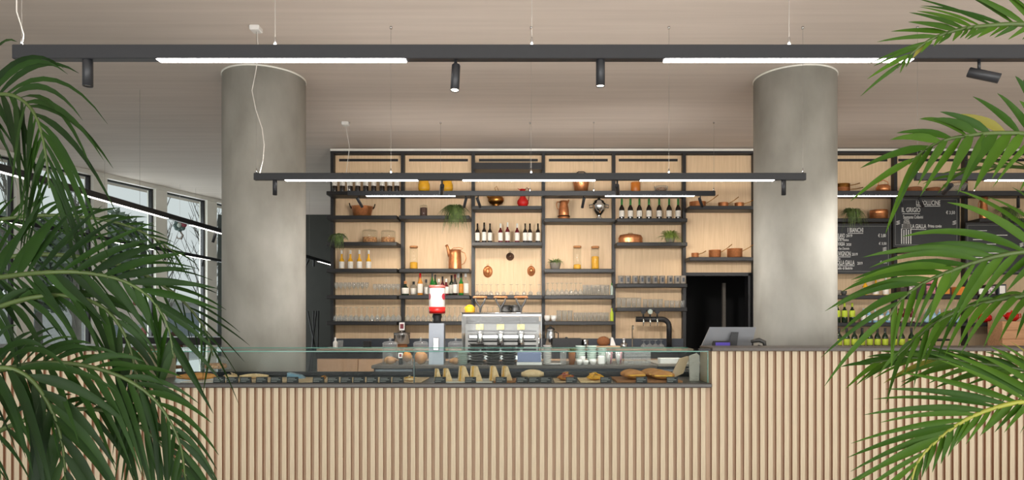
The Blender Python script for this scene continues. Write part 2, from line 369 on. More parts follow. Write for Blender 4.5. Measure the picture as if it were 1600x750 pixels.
def track(label, x, d0, d1, z, strips, spots, cables):
    root = thing('track_light', label, 'pendant light', (x, (d0+d1)/2, z)); inv = Matrix.Translation(-root.location)
    def L(o): o.data.transform(inv); return o
    L(seg_housing(x-.025, x+.025, d0, d1, z, z+.065).build('housing', M_beam, root))
    for a, b in strips: L(MB().box(x-.022, x+.022, a, b, z-.004, z-.0005).build('diffuser', M_strip2, root))
    for y, t, a in spots: spot_parts(root, 0, y-root.location.y, 0, .02, .14, t, a, False)
    for y in cables: L(MB().tube([(x, y, z+.065), (x, y, CEIL)], CABLE, 5).build('suspension_cable', M_cable, root))
track('black track light running into the room along the left windows', -4.57, 4.2, 11.2, 2.73, [(4.6, 6.2), (6.9, 8.6), (9.2, 10.6)], [(9.9, .3, 0)], [5.5, 8, 10.6])
track('short black track light seen between left column and shelving', -4.62, 12.6, 16.6, 2.73, [(13.0, 13.95), (14.9, 16.3)], [(14.2, .5, .2), (15.9, -.3, .3), (14.6, 0, 0)], [14.3])
track('black track light farther left, close to the window glass', -6.85, 6.5, 15.2, 2.73, [(8.2, 9.4), (11.2, 12.4), (13.2, 14.6)], [(14.3, .2, 0), (12.8, 0, .2)], [8, 11, 14])
# loose power cables and ceiling roses
def cable(root, pts, r=.004):
    o = MB().tube(pts, r, 6).build('power_cable', M_wire, root); o.data.transform(Matrix.Translation(-root.location))
d = 6.26
pts = [P(400, 46, d), P(402, 80, d), P(398, 110, d), P(392, 140, d), P(398, 170, d), P(408, 200, d), P(411, 225, d), P(409, 250, d), P(404, 270, d)]
for p in pts: p.y = 6.285
cable(PEND2, pts)
cable(PEND1, [Vector((X(23, 3.35), 3.355, CEIL-.01)), P(26, 18, 3.35), P(33, 40, 3.355), P(37, 55, 3.355), P(35, 67.4, 3.355)], .003)
for px, dd, lab in ((400, 6.285, 'small white ceiling box above the left column'), (540, 9.32, 'small white ceiling box above the leftmost shelving bay')):
    o = MB().bbox(X(px, dd)-.045, X(px, dd)+.045, dd-.05, dd+.05, CEIL-.045, CEIL, .006).build('ceiling_box', M_white); tag(o, lab, 'junction box')
cable(PEND3, [Vector((X(540, 9.32), 9.325, CEIL-.04)), P(546, 230, 9.32), P(541, 270, 9.32), P(543.5, 297.5, 9.325)], .0035)

# ------------------------------------------------------------------ counters
DC = 5.93
def slat_row(root, x0, x1, z0, z1, phase=0):
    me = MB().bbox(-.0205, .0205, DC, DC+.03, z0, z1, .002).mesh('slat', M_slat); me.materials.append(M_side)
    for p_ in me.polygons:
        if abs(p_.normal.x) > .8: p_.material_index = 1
    x = x0+.022
    while x < x1-.02:
        o = ob('slat', me, root); o.location = (x, 0, 0); x += .0700
    MB().box(x0, x1, DC+.0305, DC+.055, z0, z1).build('backing_board', M_slat2, root)
XR = X(1112, DC); XL = X(200, DC)
bar = thing('bar_counter', 'tall bar counter clad in pale vertical slats, right of the glass case', 'counter', (0, 0, 0))
slat_row(bar, XR, XR+4.6, .02, 1.18)
MB().box(XR, XR+4.6, DC+.056, DC+.40, 0, 1.18).build('body', M_slat2, bar)
MB().bbox(XR-.002, XR+4.62, DC-.03, DC+.41, 1.181, 1.213, .004).build('countertop', M_top, bar)
barl = thing('bar_counter', 'tall slatted bar counter behind the left palm', 'counter', (0, 0, 0))
slat_row(barl, XL-4.0, XL, .02, 1.18)
MB().box(XL-4.0, XL, DC+.056, DC+.80, 0, 1.18).build('body', M_slat2, barl)
MB().bbox(XL-4.02, XL+.002, DC-.03, DC+.85, 1.181, 1.213, .004).build('countertop', M_top, barl)
low = thing('display_counter', 'lower slatted counter carrying the glass display case', 'counter', (0, 0, 0))
slat_row(low, XL+.003, XR-.003, .02, .862)
MB().box(XL+.003, XR-.003, DC+.056, DC+.80, 0, .862).build('body', M_slat2, low)
case = thing('display_case', 'long glass food display case with a grey metal rail', 'display case', (0, 0, .863))
def cz(o): o.data.transform(Matrix.Translation((0, 0, -.863))); return o
x0, x1 = XL+.004, XR-.004
cz(MB().bbox(x0, x1, DC-.035, DC+.025, .864, .902, .008).build('front_rail', M_rail, case))
cz(MB().box(x0, x1, DC+.026, DC+.80, .864, .893).build('deck', M_rail, case))
cz(MB().box(x0, x1, DC+.801, DC+.83, .864, .94).build('back_rail', M_black, case))
GZ = 1.172; XS = X(647, DC+.03)
for a, b in ((x0+.03, (x0+XS)/2-.0015), ((x0+XS)/2+.0015, XS-.002), (XS+.002, x1-.02)):
    p = cz(MB().box(a, b, DC+.030, DC+.036, .903, GZ-.001).build('front_pane', M_gtint, case))
    t = cz(MB().box(a, b, DC+.024, DC+.80, GZ, GZ+.008).build('top_pane', M_gtint, case))
    e = MB().box(a, b, DC+.018, DC+.0238, GZ, GZ+.008); e.box(a, b, DC+.8002, DC+.806, GZ, GZ+.008); cz(e.build('pane_edge', M_gedge, t))
for xx in (x0+.02, x1-.02):
    q = cz(MB().box(xx-.003, xx+.003, DC+.04, DC+.79, .894, GZ-.001).build('side_pane', M_gtint, case))
    e = MB().box(xx-.0032, xx+.0032, DC+.032, DC+.0398, .903, GZ-.001); cz(e.build('pane_edge', M_gedge, q))
cz(MB().box(XS-.0045, XS+.0045, DC+.0295, DC+.045, .903, GZ).build('pane_joint', mat('dark_green_joint', (40, 74, 70), .2), case))
cz(MB().box(x1-.10, x1+.0, DC-.0, DC+.06, GZ+.009, GZ+.03).build('corner_clip', M_black, case))

# work counter behind the tall bar, island with the coffee machine, back counter
o = thing('work_counter', 'lower work counter behind the tall bar, under the monitor', 'counter', (0, 0, 0))
MB().box(XR+.02, XR+4.5, DC+.405, DC+1.0, 0, .93).build('body', M_navy, o); MB().bbox(XR, XR+4.52, DC+.412, DC+1.03, .931, .96, .004).build('countertop', M_top, o)
ID, IZ = 7.0, .985
isl = thing('coffee_island', 'dark service island with grey top behind the display case', 'counter', (0, 0, 0))
ix0, ix1 = X(580, ID), X(1027, ID)
MB().bbox(ix0, ix1, ID, ID+.80, IZ-.035, IZ, .004).build('countertop', M_top, isl)
MB().box(ix0+.02, ix1-.02, ID+.03, ID+.77, 0, IZ-.036).build('body', M_navy, isl)
MB().bbox(X(586, ID), X(644, ID), ID+.012, ID+.029, IZ-.075, IZ-.042, .003).build('drawer_front', M_alu, isl)
for a, b in ((650, 760), (764, 880), (884, 1020)):
    MB().bbox(X(a, ID), X(b, ID), ID+.014, ID+.029, IZ-.6, IZ-.05, .003).build('door', M_navy, isl)
BCZ = 1.03
bc = thing('back_counter', 'long back counter with oak fronts under the tall shelving', 'counter', (0, 0, 0))
bx1 = dx0-.03
MB().box(X0-.02, bx1, 10.02, 10.69, .0, .88).build('body', M_cab, bc)
MB().box(X0-.02, bx1, 10.05, 10.69, .881, 1.0).build('plinth_gap', M_black, bc)
MB().bbox(X0-.02, bx1, 9.98, 10.695, 1.0, BCZ, .004).build('countertop', mat('beige_stone_top', (176, 160, 142), .4, 0, .1, 30), bc)
MB().box(X0+.03, bx1, 10.64, 10.69, BCZ+.001, BCZ+.13).build('splashback', M_navy, bc)
xx = X0-.02
while xx < bx1-.3:
    MB().bbox(xx+.004, min(xx+.596, bx1), 10.0, 10.019, .1, .87, .003).build('door', M_cab, bc); xx += .6
bc2 = thing('back_counter', 'back counter with dark splashback right of the dark doorway', 'counter', (0, 0, 0))
MB().box(dx1+.02, 9.0, 10.02, 10.69, 0, 1.0).build('body', M_cab, bc2); MB().bbox(dx1+.02, 9.0, 9.98, 10.695, 1.0, BCZ, .004).build('countertop', M_black, bc2)

# ------------------------------------------------------------------ kinds of small things
SD = 10.54
def on(px, ytop, dd=SD): return (X(px, dd), dd, zs(ytop)+.0006)
KC = {}
def cached(key, fn):
    if key not in KC: KC[key] = fn()
    return KC[key]
def bottle(h, r, glass, label=M_label, cap=M_black, neck=.32, shoulder=.62, lz=(.12, .5), n=14, capz=.80, nr=.36, foil=True):
    def mk():
        rn = r*nr
        body = MB().lathe([(r*.6, .004), (r*.94, 0), (r, .008), (r, h*shoulder*.86), (r*.86, h*shoulder*.97), (rn*1.15, h*(shoulder+.1)), (rn, h*(shoulder+.16)), (rn, h*.985), (rn*.8, h*.99)], n)
        parts = [('glass_body', body.mesh('glass_body', glass), [])]
        if label: parts.append(('label', MB().lathe([(r*1.006, h*lz[0]), (r*1.02, h*lz[0]+.001), (r*1.02, h*lz[1]-.001), (r*1.006, h*lz[1])], n, close=False).mesh('label', label), []))
        if cap: parts.append(('cap', MB().lathe([(rn*1.06, h*capz), (rn*1.1, h*capz+.002), (rn*1.1, h*1.0), (rn*.7, h*1.006), (0, h*1.006)], n, close=False).mesh('cap', cap), []))
        return parts
    return cached(('b', h, r, glass.name, label and label.name, cap and cap.name, neck, shoulder, lz, capz, nr), mk)
def jar(h, r, fillmat, fill, lidmat, lid='cork', glass=M_glass):
    def mk():
        parts = [('glass_body', MB().lathe([(r*.9, 0), (r, .006), (r, h*.86), (r*.84, h*.9), (r*.84, h*.92)], 16).mesh('glass_body', glass), [])]
        if fill: parts.append(('contents', MB().lathe([(r*.88, .008), (r*.93, .014), (r*.93, h*fill), (r*.5, h*fill+.008), (0, h*fill+.004)], 14, close=True).mesh('contents', fillmat), []))
        L = MB()
        if lid == 'cork': L.lathe([(r*.8, h*.905), (r*1.0, h*.925), (r*1.0, h*.985), (r*.9, h), (0, h)], 16, close=False)
        else: L.lathe([(r*1.02, h*.922), (r*.9, h*.94), (r*.45, h*.965), (r*.1, h*.97), (r*.16, h*.99), (r*.16, h*1.02), (0, h*1.03)], 16, close=False)
        parts.append(('lid', L.mesh('lid', lidmat), [])); return parts
    return cached(('j', h, r, fillmat.name, fill, lidmat.name, lid), mk)
def stem_glass(h, r, inv=False, bowl=.5):
    def mk():
        p = [(r*.82, 0), (r*.80, .003), (r*.12, .008), (r*.09, h*(1-bowl)-.01), (r*.35, h*(1-bowl)+.004), (r*.92, h*(1-bowl*.62)), (r, h*(1-bowl*.4)), (r*.86, h), (r*.83, h), (r*.96, h*(1-bowl*.4)), (r*.88, h*(1-bowl*.6)), (r*.2, h*(1-bowl)+.012), (0, h*(1-bowl)+.01)]
        if inv: p = [(a, h-b) for a, b in reversed(p)]
        return [('glass', MB().lathe(p, 12, close=True).mesh('wine_glass', M_gware), [])]
    return cached(('sg', h, r, inv, bowl), mk)
def tumbler(h, r, taper=.86):
    def mk(): return [('glass', MB().lathe([(r*taper, 0), (r, h), (r*.94, h), (r*taper*.9, .012), (0, .012)], 14, close=True).mesh('tumbler', M_gware), [])]
    return cached(('t', h, r, taper), mk)
def cup(h, r, m=M_white, handle=True):
    def mk():
        p = [('bowl', MB().lathe([(r*.55, 0), (r*.7, .006), (r*.95, h*.5), (r, h), (r*.93, h), (r*.86, h*.5), (r*.55, .012), (0, .012)], 14).mesh('bowl', m), [])]
        if handle: p.append(('handle', MB().tube([(r*.95, 0, h*.8), (r*1.35, 0, h*.75), (r*1.4, 0, h*.45), (r*.9, 0, h*.3)], .004, 5).mesh('handle', m), []))
        return p
    return cached(('c', h, r, m.name, handle), mk)
def canister(h, r, m, band=None):
    def mk():
        p = [('tin_body', MB().lathe([(r*.96, 0), (r, .004), (r, h*.97), (r*.96, h)], 16).mesh('tin_body', m), [])]
        if band: p.append(('label', MB().box(-r*.33, r*.33, -r*1.03, -r*.9, h*.25, h*.75).mesh('label', band), []))
        return p
    return cached(('cn', h, r, m.name, band and band.name), mk)
def pan(h, r, ang=25, L=.2, lip=1.03, hm=M_brass, m=M_copper):
    def mk():
        a = math.radians(ang)
        return [('pan_body', MB().lathe([(r*.94, 0), (r, .008), (r, h*.96), (r*lip, h), (r*.95, h), (r*.93, .012), (0, .012)], 20).mesh('pan_body', m), []),
                ('handle', MB().tube([(r*.97, 0, h*.72), (r*1.1, 0, h*.78), (r*1.1+L*.5*math.cos(a), 0, h*.78+L*.5*math.sin(a)), (r*1.1+L*math.cos(a), 0, h*.8+L*math.sin(a)+.012)], [.007, .006, .006, .008], 6).mesh('handle', hm), [])]
    return cached(('pan', h, r, ang, L, m.name), mk)
def potplant(r, h, blades, L, trail, leafm, potm, seed, wblade=.006, up=.6, edge=-.05, xedge=-9):
    rr = random.Random(seed); f = MB()
    for i in range(blades):
        a = rr.random()*2*PI; q = rr.random(); l = L*(.55+.6*rr.random()); el = up*rr.random()
        p = Vector((r*.7*q*math.cos(a), r*.7*q*math.sin(a), h*.96)); d_ = Vector((math.cos(a)*.8, math.sin(a)*(.75 if math.sin(a) < 0 else .3), .3+el*1.4)).normalized()
        pts = []
        for k in range(6):
            t = k/5; pts.append(p+d_*l*t*(1-.2*t)+Vector((0, 0, -trail*(1.1 if math.sin(a) < -.3 else .55)*l*t*t)))
        for pt in pts:
            if pt.y > edge and pt.x > xedge: pt.z = max(pt.z, .004)
        vs = []; sd = Vector((-math.sin(a), math.cos(a), .3))
        for k, pt in enumerate(pts):
            ww = wblade*(1-abs(k/5-.4)*1.4)+.0006; vs += [pt+sd*ww, pt-sd*ww]
        f.add(vs, [(2*k, 2*k+1, 2*k+3, 2*k+2) for k in range(5)])
    pot = MB().lathe([(r*.6, 0), (r*.78, .004), (r, h*.8), (r*1.02, h), (r*.9, h), (r*.86, h*.9), (0, h*.88)], 16)
    return [('foliage', f.mesh('foliage', leafm), []), ('pot', pot.mesh('pot', potm), [])]
def row(kind, name, label, cat, pxs, ytop, group, dd=SD, rz=0, jitter=.0, zoff=0):
    for i, px in enumerate(pxs):
        l = label.replace('#', ORD[i] if i < len(ORD) else 'last')
        x, y, z = on(px, ytop, dd); place(kind, name, l, cat, (x, y+random.uniform(-jitter, jitter), z+zoff), rz, group)
def frange(a, b, n): return [a+(b-a)*i/(n-1) for i in range(n)]

# ------------------------------------------------------------------ bay 1 (leftmost)
row(bottle(.31, .040, M_dkglass, M_label, M_dkglass, lz=(.34, .78), shoulder=.78), 'wine_bottle', '# white-wrapped dark bottle from left, top shelf of leftmost bay', 'bottle', [523, 535, 547, 559, 571.5, 584, 597, 609, 620], 298.5, 'wrapped bottles on the top left shelf')
def jam_pan():
    r, h = .165, .155
    p = [('pan_body', MB().lathe([(r*.72, 0), (r*.8, .01), (r*.97, h*.9), (r*1.04, h), (r*.98, h), (r*.9, h*.8), (r*.7, .014), (0, .014)], 24).mesh('pan_body', M_copper), [])]
    for s in (-1, 1): p.append(('handle', MB().tube([(s*r*.97, -.03, h*.82), (s*r*1.1, -.035, h*1.02), (s*r*1.16, -.02, h*1.28), (s*r*1.16, .02, h*1.28), (s*r*1.1, .035, h*1.02), (s*r*.97, .03, h*.82)], .008, 6).mesh('handle', M_dkglass), []))
    return p
place(jam_pan(), 'preserving_pan', 'round copper preserving pan with two loop handles', 'pan', on(566, 336.5), .25)
place(potplant(.085, .105, 130, .19, 1.5, M_leafsm, M_grey, 3, .007, .9, -.1, -.16), 'potted_plant', 'small trailing plant in grey pot at shelving left edge', 'plant', on(529, 378, 10.46))
jr = jar(.21, .118, M_biscuit, .42, M_glass, 'knob')
place(jr, 'biscuit_jar', 'wide lidded glass jar of biscuits, left of the pair', 'jar', on(578, 378), 0, 'biscuit jars on the leftmost bay')
place(jr, 'biscuit_jar', 'wide lidded glass jar of biscuits, right of the pair', 'jar', on(606.5, 378), .4, 'biscuit jars on the leftmost bay', .95)
row(bottle(.295, .040, M_yellow, M_label, M_wire, lz=(.04, .40), shoulder=.5, nr=.34), 'liqueur_bottle', '# slim yellow liqueur bottle from left in leftmost bay', 'bottle', [534, 547.5, 561.5, 576], 419.6, 'yellow bottles in the leftmost bay')
g1 = stem_glass(.20, .0325, False, .5)
row(g1, 'wine_glass', '# upright wine glass from left, fourth-row shelf of leftmost bay', 'glass', frange(526, 573, 8), 461, 'upright wine glasses in the leftmost bay')
row(stem_glass(.175, .035, False, .55), 'wine_glass', '# shorter wine glass from left, beside the upright taller ones', 'glass', frange(586, 622, 6), 461, 'short wine glasses in the leftmost bay')
gi = stem_glass(.215, .0375, True, .46)
row(gi, 'wine_glass', '# upturned wine glass from left, lowest shelf of leftmost bay', 'glass', frange(525, 622, 13), 502, 'upturned glasses low in the leftmost bay', dd=10.44)
row(gi, 'wine_glass', '# upturned wine glass in the back row, lowest leftmost shelf', 'glass', frange(530, 624, 12), 502, 'upturned glasses low in the leftmost bay, back row', dd=10.56)
# ------------------------------------------------------------------ bay 2
yj = [('jar_body', MB().lathe([(.05, 0), (.075, .012), (.09, .07), (.088, .13), (.07, .17), (.072, .2), (.066, .2), (.06, .17), (0, .16)], 18).mesh('jar_body', M_yellow), []), ('lid', MB().lathe([(.074, .201), (.07, .22), (.02, .235), (.02, .25), (0, .252)], 16).mesh('lid', M_yellow), [])]
place(yj, 'ceramic_jar', 'yellow ceramic jar, left one on top shelf of second bay', 'jar', on(662.5, 298.5), 0, 'yellow jars')
place(yj, 'ceramic_jar', 'yellow ceramic jar, right one on top shelf of second bay', 'jar', on(699, 298.5), 0, 'yellow jars', .96)
place(jar(.19, .058, M_coffee, .72, M_glass, 'knob'), 'storage_jar', 'small glass jar of brown beans in the second bay', 'jar', on(662, 336.5))
place(potplant(.08, .10, 460, .30, 1.35, M_leafsm, M_grey, 5, .004, 1.7), 'hanging_fern', 'bushy trailing plant spilling over shelf in the second bay', 'plant', on(711.5, 336.5, 10.425))
place(jar(.36, .064, M_yellow, .29, M_cork, 'cork'), 'glass_jar', 'tall corked glass jar, yellow at bottom, in second bay', 'jar', on(646.5, 419.6))
def watering_jug():
    r = .10
    return [('jug_body', MB().lathe([(r, 0), (r*1.02, .01), (r*.98, .10), (r*.9, .24), (r*.88, .30), (r*.82, .30), (r*.84, .24), (0, .2)], 20).mesh('jug_body', M_copper), []),
            ('spout', MB().tube([(-r*.82, 0, .2), (-r*1.0, 0, .27), (-r*1.15, 0, .34), (-r*1.35, 0, .375)], [.028, .024, .02, .024], 8).mesh('spout', M_copper), []),
            ('handle', MB().tube([(r*.85, 0, .28), (r*1.5, 0, .25), (r*1.7, 0, .17), (r*1.4, 0, .09), (r*.98, 0, .07)], .007, 6).mesh('handle', M_copper), []),
            ('top_hoop', MB().tube([(-r*.6, 0, .3), (-r*.2, 0, .33), (r*.6, 0, .335), (r*1.2, 0, .32), (r*.86, 0, .29)], .006, 6).mesh('top_hoop', M_copper), [])]
place(watering_jug(), 'copper_jug', 'tall copper jug with spout and hoop handle, second bay', 'jug', on(711, 419.6))
LQ = [(633.5, .215, .055, M_dgglass, M_label, M_cork, 'squat dark green round bottle with a small white label', .55), (646.5, .215, .05, M_gware, M_label, M_black, 'clear square-shouldered bottle with dark stopper and wide label', .72),
      (656.5, .335, .042, M_amber, M_label, M_red, 'tall amber bottle with red cap in second bay', .62), (666, .25, .04, M_gware, M_label, M_dkplate, 'slim clear bottle with grey cap and white label', .6),
      (675.5, .345, .034, M_grglass, None, M_dkplate, 'tall bright green bottle with dark cap behind grinder tin', .6), (680, .325, .034, M_grglass, None, M_dkplate, 'second bright green bottle just right of the first', .6),
      (685.5, .25, .036, M_gware, M_label, M_white, 'clear white-capped bottle hidden behind the grinder tin', .62), (691.5, .295, .036, M_rose, M_label, M_black, 'dark red bottle with black cap behind grinder tin', .6),
      (697, .25, .045, M_rose, M_label, M_white, 'round dark red bottle right of the grinder tin', .55), (705.5, .315, .04, M_dgglass, M_label, M_black, 'dark bottle with a round cream label, second bay', .62),
      (711, .32, .036, M_dkglass, M_label, M_rose, 'slender dark bottle with purple cap in second bay', .6), (716, .345, .047, M_gware, M_label, M_white, 'big clear bottle with tall white label, second bay', .68),
      (720.5, .335, .036, M_grglass, M_amber, M_dkglass, 'green bottle with amber label near second bay end', .6), (727.5, .36, .048, M_gware, M_label, M_white, 'rightmost liquor bottle, white topped with yellowish label', .6)]
for i, (px, h, r, g, lb, cp, lab, shd) in enumerate(LQ):
    place(bottle(h, r, g, lb, cp, shoulder=shd, lz=(.1, .52)), 'liquor_bottle', lab, 'bottle', on(px, 461, 10.48 if i % 2 == 0 else 10.60), 0, 'liquor bottles in the second bay')
row(gi, 'wine_glass', '# upturned wine glass from left, lowest shelf of second bay', 'glass', frange(637, 735, 13), 502, 'upturned glasses low in the second bay', dd=10.50)
# ------------------------------------------------------------------ bay 3
def brass_pot():
    return [('pot_body', MB().lathe([(.06, 0), (.065, .012), (.045, .03), (.10, .06), (.125, .10), (.12, .14), (.09, .175), (.085, .18), (0, .17)], 20).mesh('pot_body', M_brass), []),
            ('lid', MB().lathe([(.09, .181), (.06, .2), (.015, .21), (.018, .23), (0, .235)], 16).mesh('lid', M_brass), []),
            ('spout', MB().tube([(-.1, 0, .13), (-.14, 0, .19), (-.15, 0, .235), (-.12, 0, .25)], [.018, .016, .02, .008], 7).mesh('spout', M_brass), []),
            ('handle', MB().tube([(.0, 0, .235), (-.02, 0, .3), (.01, 0, .33), (.03, 0, .28), (.045, 0, .22)], .006, 6).mesh('handle', M_brass), [])]
place(brass_pot(), 'brass_kettle', 'round footed brass kettle on top shelf of third bay', 'kettle', on(775, 321.5))
def red_jug():
    return [('jug_body', MB().lathe([(.055, 0), (.06, .008), (.09, .06), (.086, .1), (.05, .15), (.032, .2), (.03, .235), (.045, .28), (.04, .28), (.026, .235), (0, .2)], 20).mesh('jug_body', M_red), []),
            ('spout', MB().prism([(-.035, .27), (-.085, .30), (-.03, .245)], 'y', -.014, .014).mesh('spout', M_red), []),
            ('handle', MB().tube([(.035, 0, .27), (.06, 0, .305), (.09, 0, .29), (.1, 0, .2), (.085, 0, .1)], .006, 6).mesh('handle', M_rose), [])]
place(red_jug(), 'enamel_jug', 'bright red enamel jug with a thin arched handle', 'jug', on(817, 321.5))
W3 = [(746, 0), (756.5, 0), (765.5, 0), (782, 1), (793, 1), (808, 1), (820.5, 0), (828, 0), (840.5, 0)]
for i, (px, k) in enumerate(W3):
    kd = bottle(.295+.015*(i in (1, 4)), .0362, M_rose if k else M_dkglass, M_label, M_white if i in (3, 4, 5) else M_dkglass, lz=(.1, .52), capz=.78, nr=.33)
    place(kd, 'wine_bottle', ORD[i]+' white-labelled wine bottle from left in the third bay', 'bottle', on(px, 378, 10.5), 0, 'wine bottles in the third bay')
def mould(rx, rz_, m, ring):
    p = [('mould_body', None, [])]; b = MB()
    n = 24; vs = []; fs = []
    prof = [(1.0, 0), (1.02, .01), (.92, .02), (.8, .045), (.62, .04), (.5, .055), (.2, .065), (0, .066)]
    for k, y in prof:
        for j in range(n):
            a = 2*PI*j/n; q = 1+(.05*math.cos(8*a) if .3 < k < .9 else 0); vs.append((rx*k*q*math.cos(a), -y, rz_*k*q*math.sin(a)))
    for i in range(len(prof)-1):
        for j in range(n): a = i*n+j; c = i*n+(j+1) % n; fs.append((a, c, c+n, a+n))
    b.add(vs, fs, True)
    return [('mould_body', b.mesh('mould_body', m), []), ('ring', MB().tube([(.014*math.cos(2*PI*k/8), -.006, rz_+.014+.014*math.sin(2*PI*k/8)) for k in range(9)], .003, 5).mesh('ring', m), [])]
WF = WB-.0305
for px, py, rx, rz_, m, lab in ((762.3, 424.5, .073, .092, M_copper, 'large oval copper mould hanging on third bay panel'), (797, 401, .062, .062, mat('dark_copper', (120, 92, 74), .4, .8, .3, 30), 'small round dark mould hanging high on third bay panel'), (830, 423.5, .062, .080, M_copper, 'smaller oval copper mould hanging at right of third bay')):
    p = P(px, py, WF); place(mould(rx, rz_, m, 1), 'jelly_mould', lab, 'mould', (p.x, WF, p.z))
row(stem_glass(.165, .034, True, .42), 'wine_glass', '# upturned coupe glass from left above the coffee machine', 'glass', [746, 753, 760, 767, 777, 787, 799, 808, 819, 829, 842], 461, 'upturned coupes in the third bay', dd=10.48)
row(gi, 'wine_glass', '# upturned glass from left, peeking over the coffee machine', 'glass', frange(745, 778, 5), 502, 'upturned glasses behind the coffee machine', dd=10.5)
# ------------------------------------------------------------------ bay 4
place([('pot_body', MB().lathe([(.085, 0), (.1, .01), (.125, .16), (.13, .24), (.122, .24), (.11, .1), (0, .09)], 22).mesh('pot_body', M_copper), []), ('handle', MB().tube([(-.12, 0, .23), (-.10, 0, .29), (-.04, 0, .325), (.04, 0, .325), (.10, 0, .29), (.12, 0, .23)], .009, 6).mesh('handle', M_dkglass), [])], 'copper_pail', 'copper pail with dark arched handle, top of fourth bay', 'pail', on(908, 298.5))
def cjug():
    return [('jug_body', MB().lathe([(.085, 0), (.09, .04), (.075, .05), (.082, .075), (.078, .14), (.06, .25), (.062, .29), (.056, .29), (0, .24)], 20).mesh('jug_body', M_copper), []),
            ('base_ring', MB().lathe([(.089, .041), (.1, .05), (.1, .056), (.084, .06)], 20, close=False).mesh('base_ring', M_dkglass), []),
            ('spout', MB().tube([(.05, 0, .25), (.07, 0, .29), (.075, 0, .31)], [.018, .014, .01], 7).mesh('spout', M_copper), []),
            ('handle', MB().tube([(-.06, 0, .27), (-.1, 0, .28), (-.115, 0, .23), (-.1, 0, .17), (-.075, 0, .16)], .008, 6).mesh('handle', M_copper), [])]
place(cjug(), 'copper_jug', 'copper pitcher with curled handle in the fourth bay', 'jug', on(881, 341))
def samovar():
    p = [('urn_body', MB().lathe([(.06, 0), (.065, .012), (.03, .04), (.035, .07), (.05, .09), (.09, .14), (.115, .22), (.11, .26), (.08, .285), (.085, .3), (.05, .32), (.02, .335), (.02, .36), (0, .365)], 20).mesh('urn_body', M_chrome), []),
         ('tap', MB().tube([(0, -.08, .12), (0, -.13, .115), (0, -.135, .09)], .01, 6).mesh('tap', M_brass), [])]
    for s in (-1, 1): p.append(('handle', MB().tube([(s*.105, 0, .2), (s*.155, 0, .19), (s*.16, 0, .235), (s*.11, 0, .245)], .009, 6).mesh('handle', M_chrome), []))
    return p
place(samovar(), 'samovar', 'shiny silver samovar with two side handles', 'samovar', on(936, 341, 10.5), 0, None, .93)
place(potplant(.085, .105, 120, .16, .6, M_leafsm, M_grey, 9, .006, 1.1), 'potted_plant', 'small feathery plant in grey bowl in fourth bay', 'plant', on(867.5, 420))
gj = jar(.365, .062, M_yellow, .2, M_cork, 'cork'); gj2 = jar(.36, .062, M_yellow, .55, M_cork, 'cork')
place(gj, 'glass_jar', 'tall corked glass jar nearly empty in fourth bay', 'jar', on(902, 420)); place(gj2, 'glass_jar', 'tall corked glass jar half full of yellow pasta', 'jar', on(930, 420))
row(stem_glass(.19, .0355, True, .5), 'wine_glass', '# upturned amber-tinged glass from left in the fourth bay', 'glass', frange(856, 907, 8), 461, 'upturned glasses in the fourth bay')
row(tumbler(.16, .036), 'tumbler', '# tall tumbler from left on wine glass shelf, fourth bay', 'glass', frange(914, 948.5, 6), 461, 'tall tumblers in the fourth bay')
row(cup(.09, .046, handle=False), 'cup', '# white cup from left on lowest shelf of fourth bay', 'cup', [855, 865], 502, 'white cups in the fourth bay')
row(tumbler(.165, .038), 'tumbler', '# taller tumbler from left on lowest shelf, fourth bay', 'glass', [873.5, 882, 890.5], 502, 'taller tumblers low in the fourth bay')
row(tumbler(.135, .0295), 'tumbler', '# short tumbler from left on lowest shelf, fourth bay', 'glass', frange(899, 948, 9), 502, 'short tumblers low in the fourth bay')
place(bottle(.20, .026, M_lime, None, M_lime, shoulder=.7), 'squeeze_bottle', 'lime green bottle at end of lowest fourth bay shelf', 'bottle', on(956, 502)); place(bottle(.19, .024, M_celad, None, M_grglass, shoulder=.7), 'squeeze_bottle', 'pale green bottle ending the fourth bay glass shelf', 'bottle', on(956, 461))
# ------------------------------------------------------------------ bay 5
place(canister(.16, .074, M_orange), 'tin', 'round orange tin on top shelf of fifth bay', 'tin', on(993, 298.5))
place([('bowl', MB().lathe([(.07, 0), (.1, .02), (.105, .1), (.098, .1), (.09, .03), (0, .02)], 18).mesh('bowl', M_gware), []), ('contents', MB().blob((0, 0, .055), (.085, .085, .035), 12, 6, .12, 2).mesh('contents', M_biscuit), [])], 'glass_bowl', 'glass bowl of brown biscuits on top fifth bay shelf', 'bowl', on(1033, 298.5))
row(bottle(.315, .041, M_dkglass, M_label, mat('green_foil', (70, 140, 70), .35, .4), lz=(.12, .42), capz=.70, nr=.36, shoulder=.58), 'wine_bottle', '# green-foiled dark bottle from left in the fifth bay', 'bottle', [971.5, 985, 999, 1014, 1030, 1045.5, 1059.5], 341, 'green-foiled bottles', dd=10.5)
def copper_box():
    b = MB(); n = 20
    prof = [(1.0, 0), (1.03, .012), (.98, .05), (1.02, .07), (1.02, .08), (.96, .1), (.9, .125), (.5, .14), (0, .142)]
    b.lathe([(k*.185, z) for k, z in prof], n, sx_=1, sy_=.62)
    return [('mould_body', b.mesh('mould_body', M_copper), []), ('lid_handle', MB().tube([(-.04, 0, .139), (-.03, 0, .158), (.03, 0, .158), (.04, 0, .139)], .005, 5).mesh('lid_handle', M_brass), [])]
place(copper_box(), 'copper_terrine', 'wide lidded copper terrine in the fifth bay', 'terrine', on(985, 378.5))
place(potplant(.075, .08, 360, .26, .75, M_leafgr, M_grey, 11, .004, 2.0), 'potted_grass', 'bushy bright green grass plant in the fifth bay', 'plant', on(1047, 378.5, 10.42))
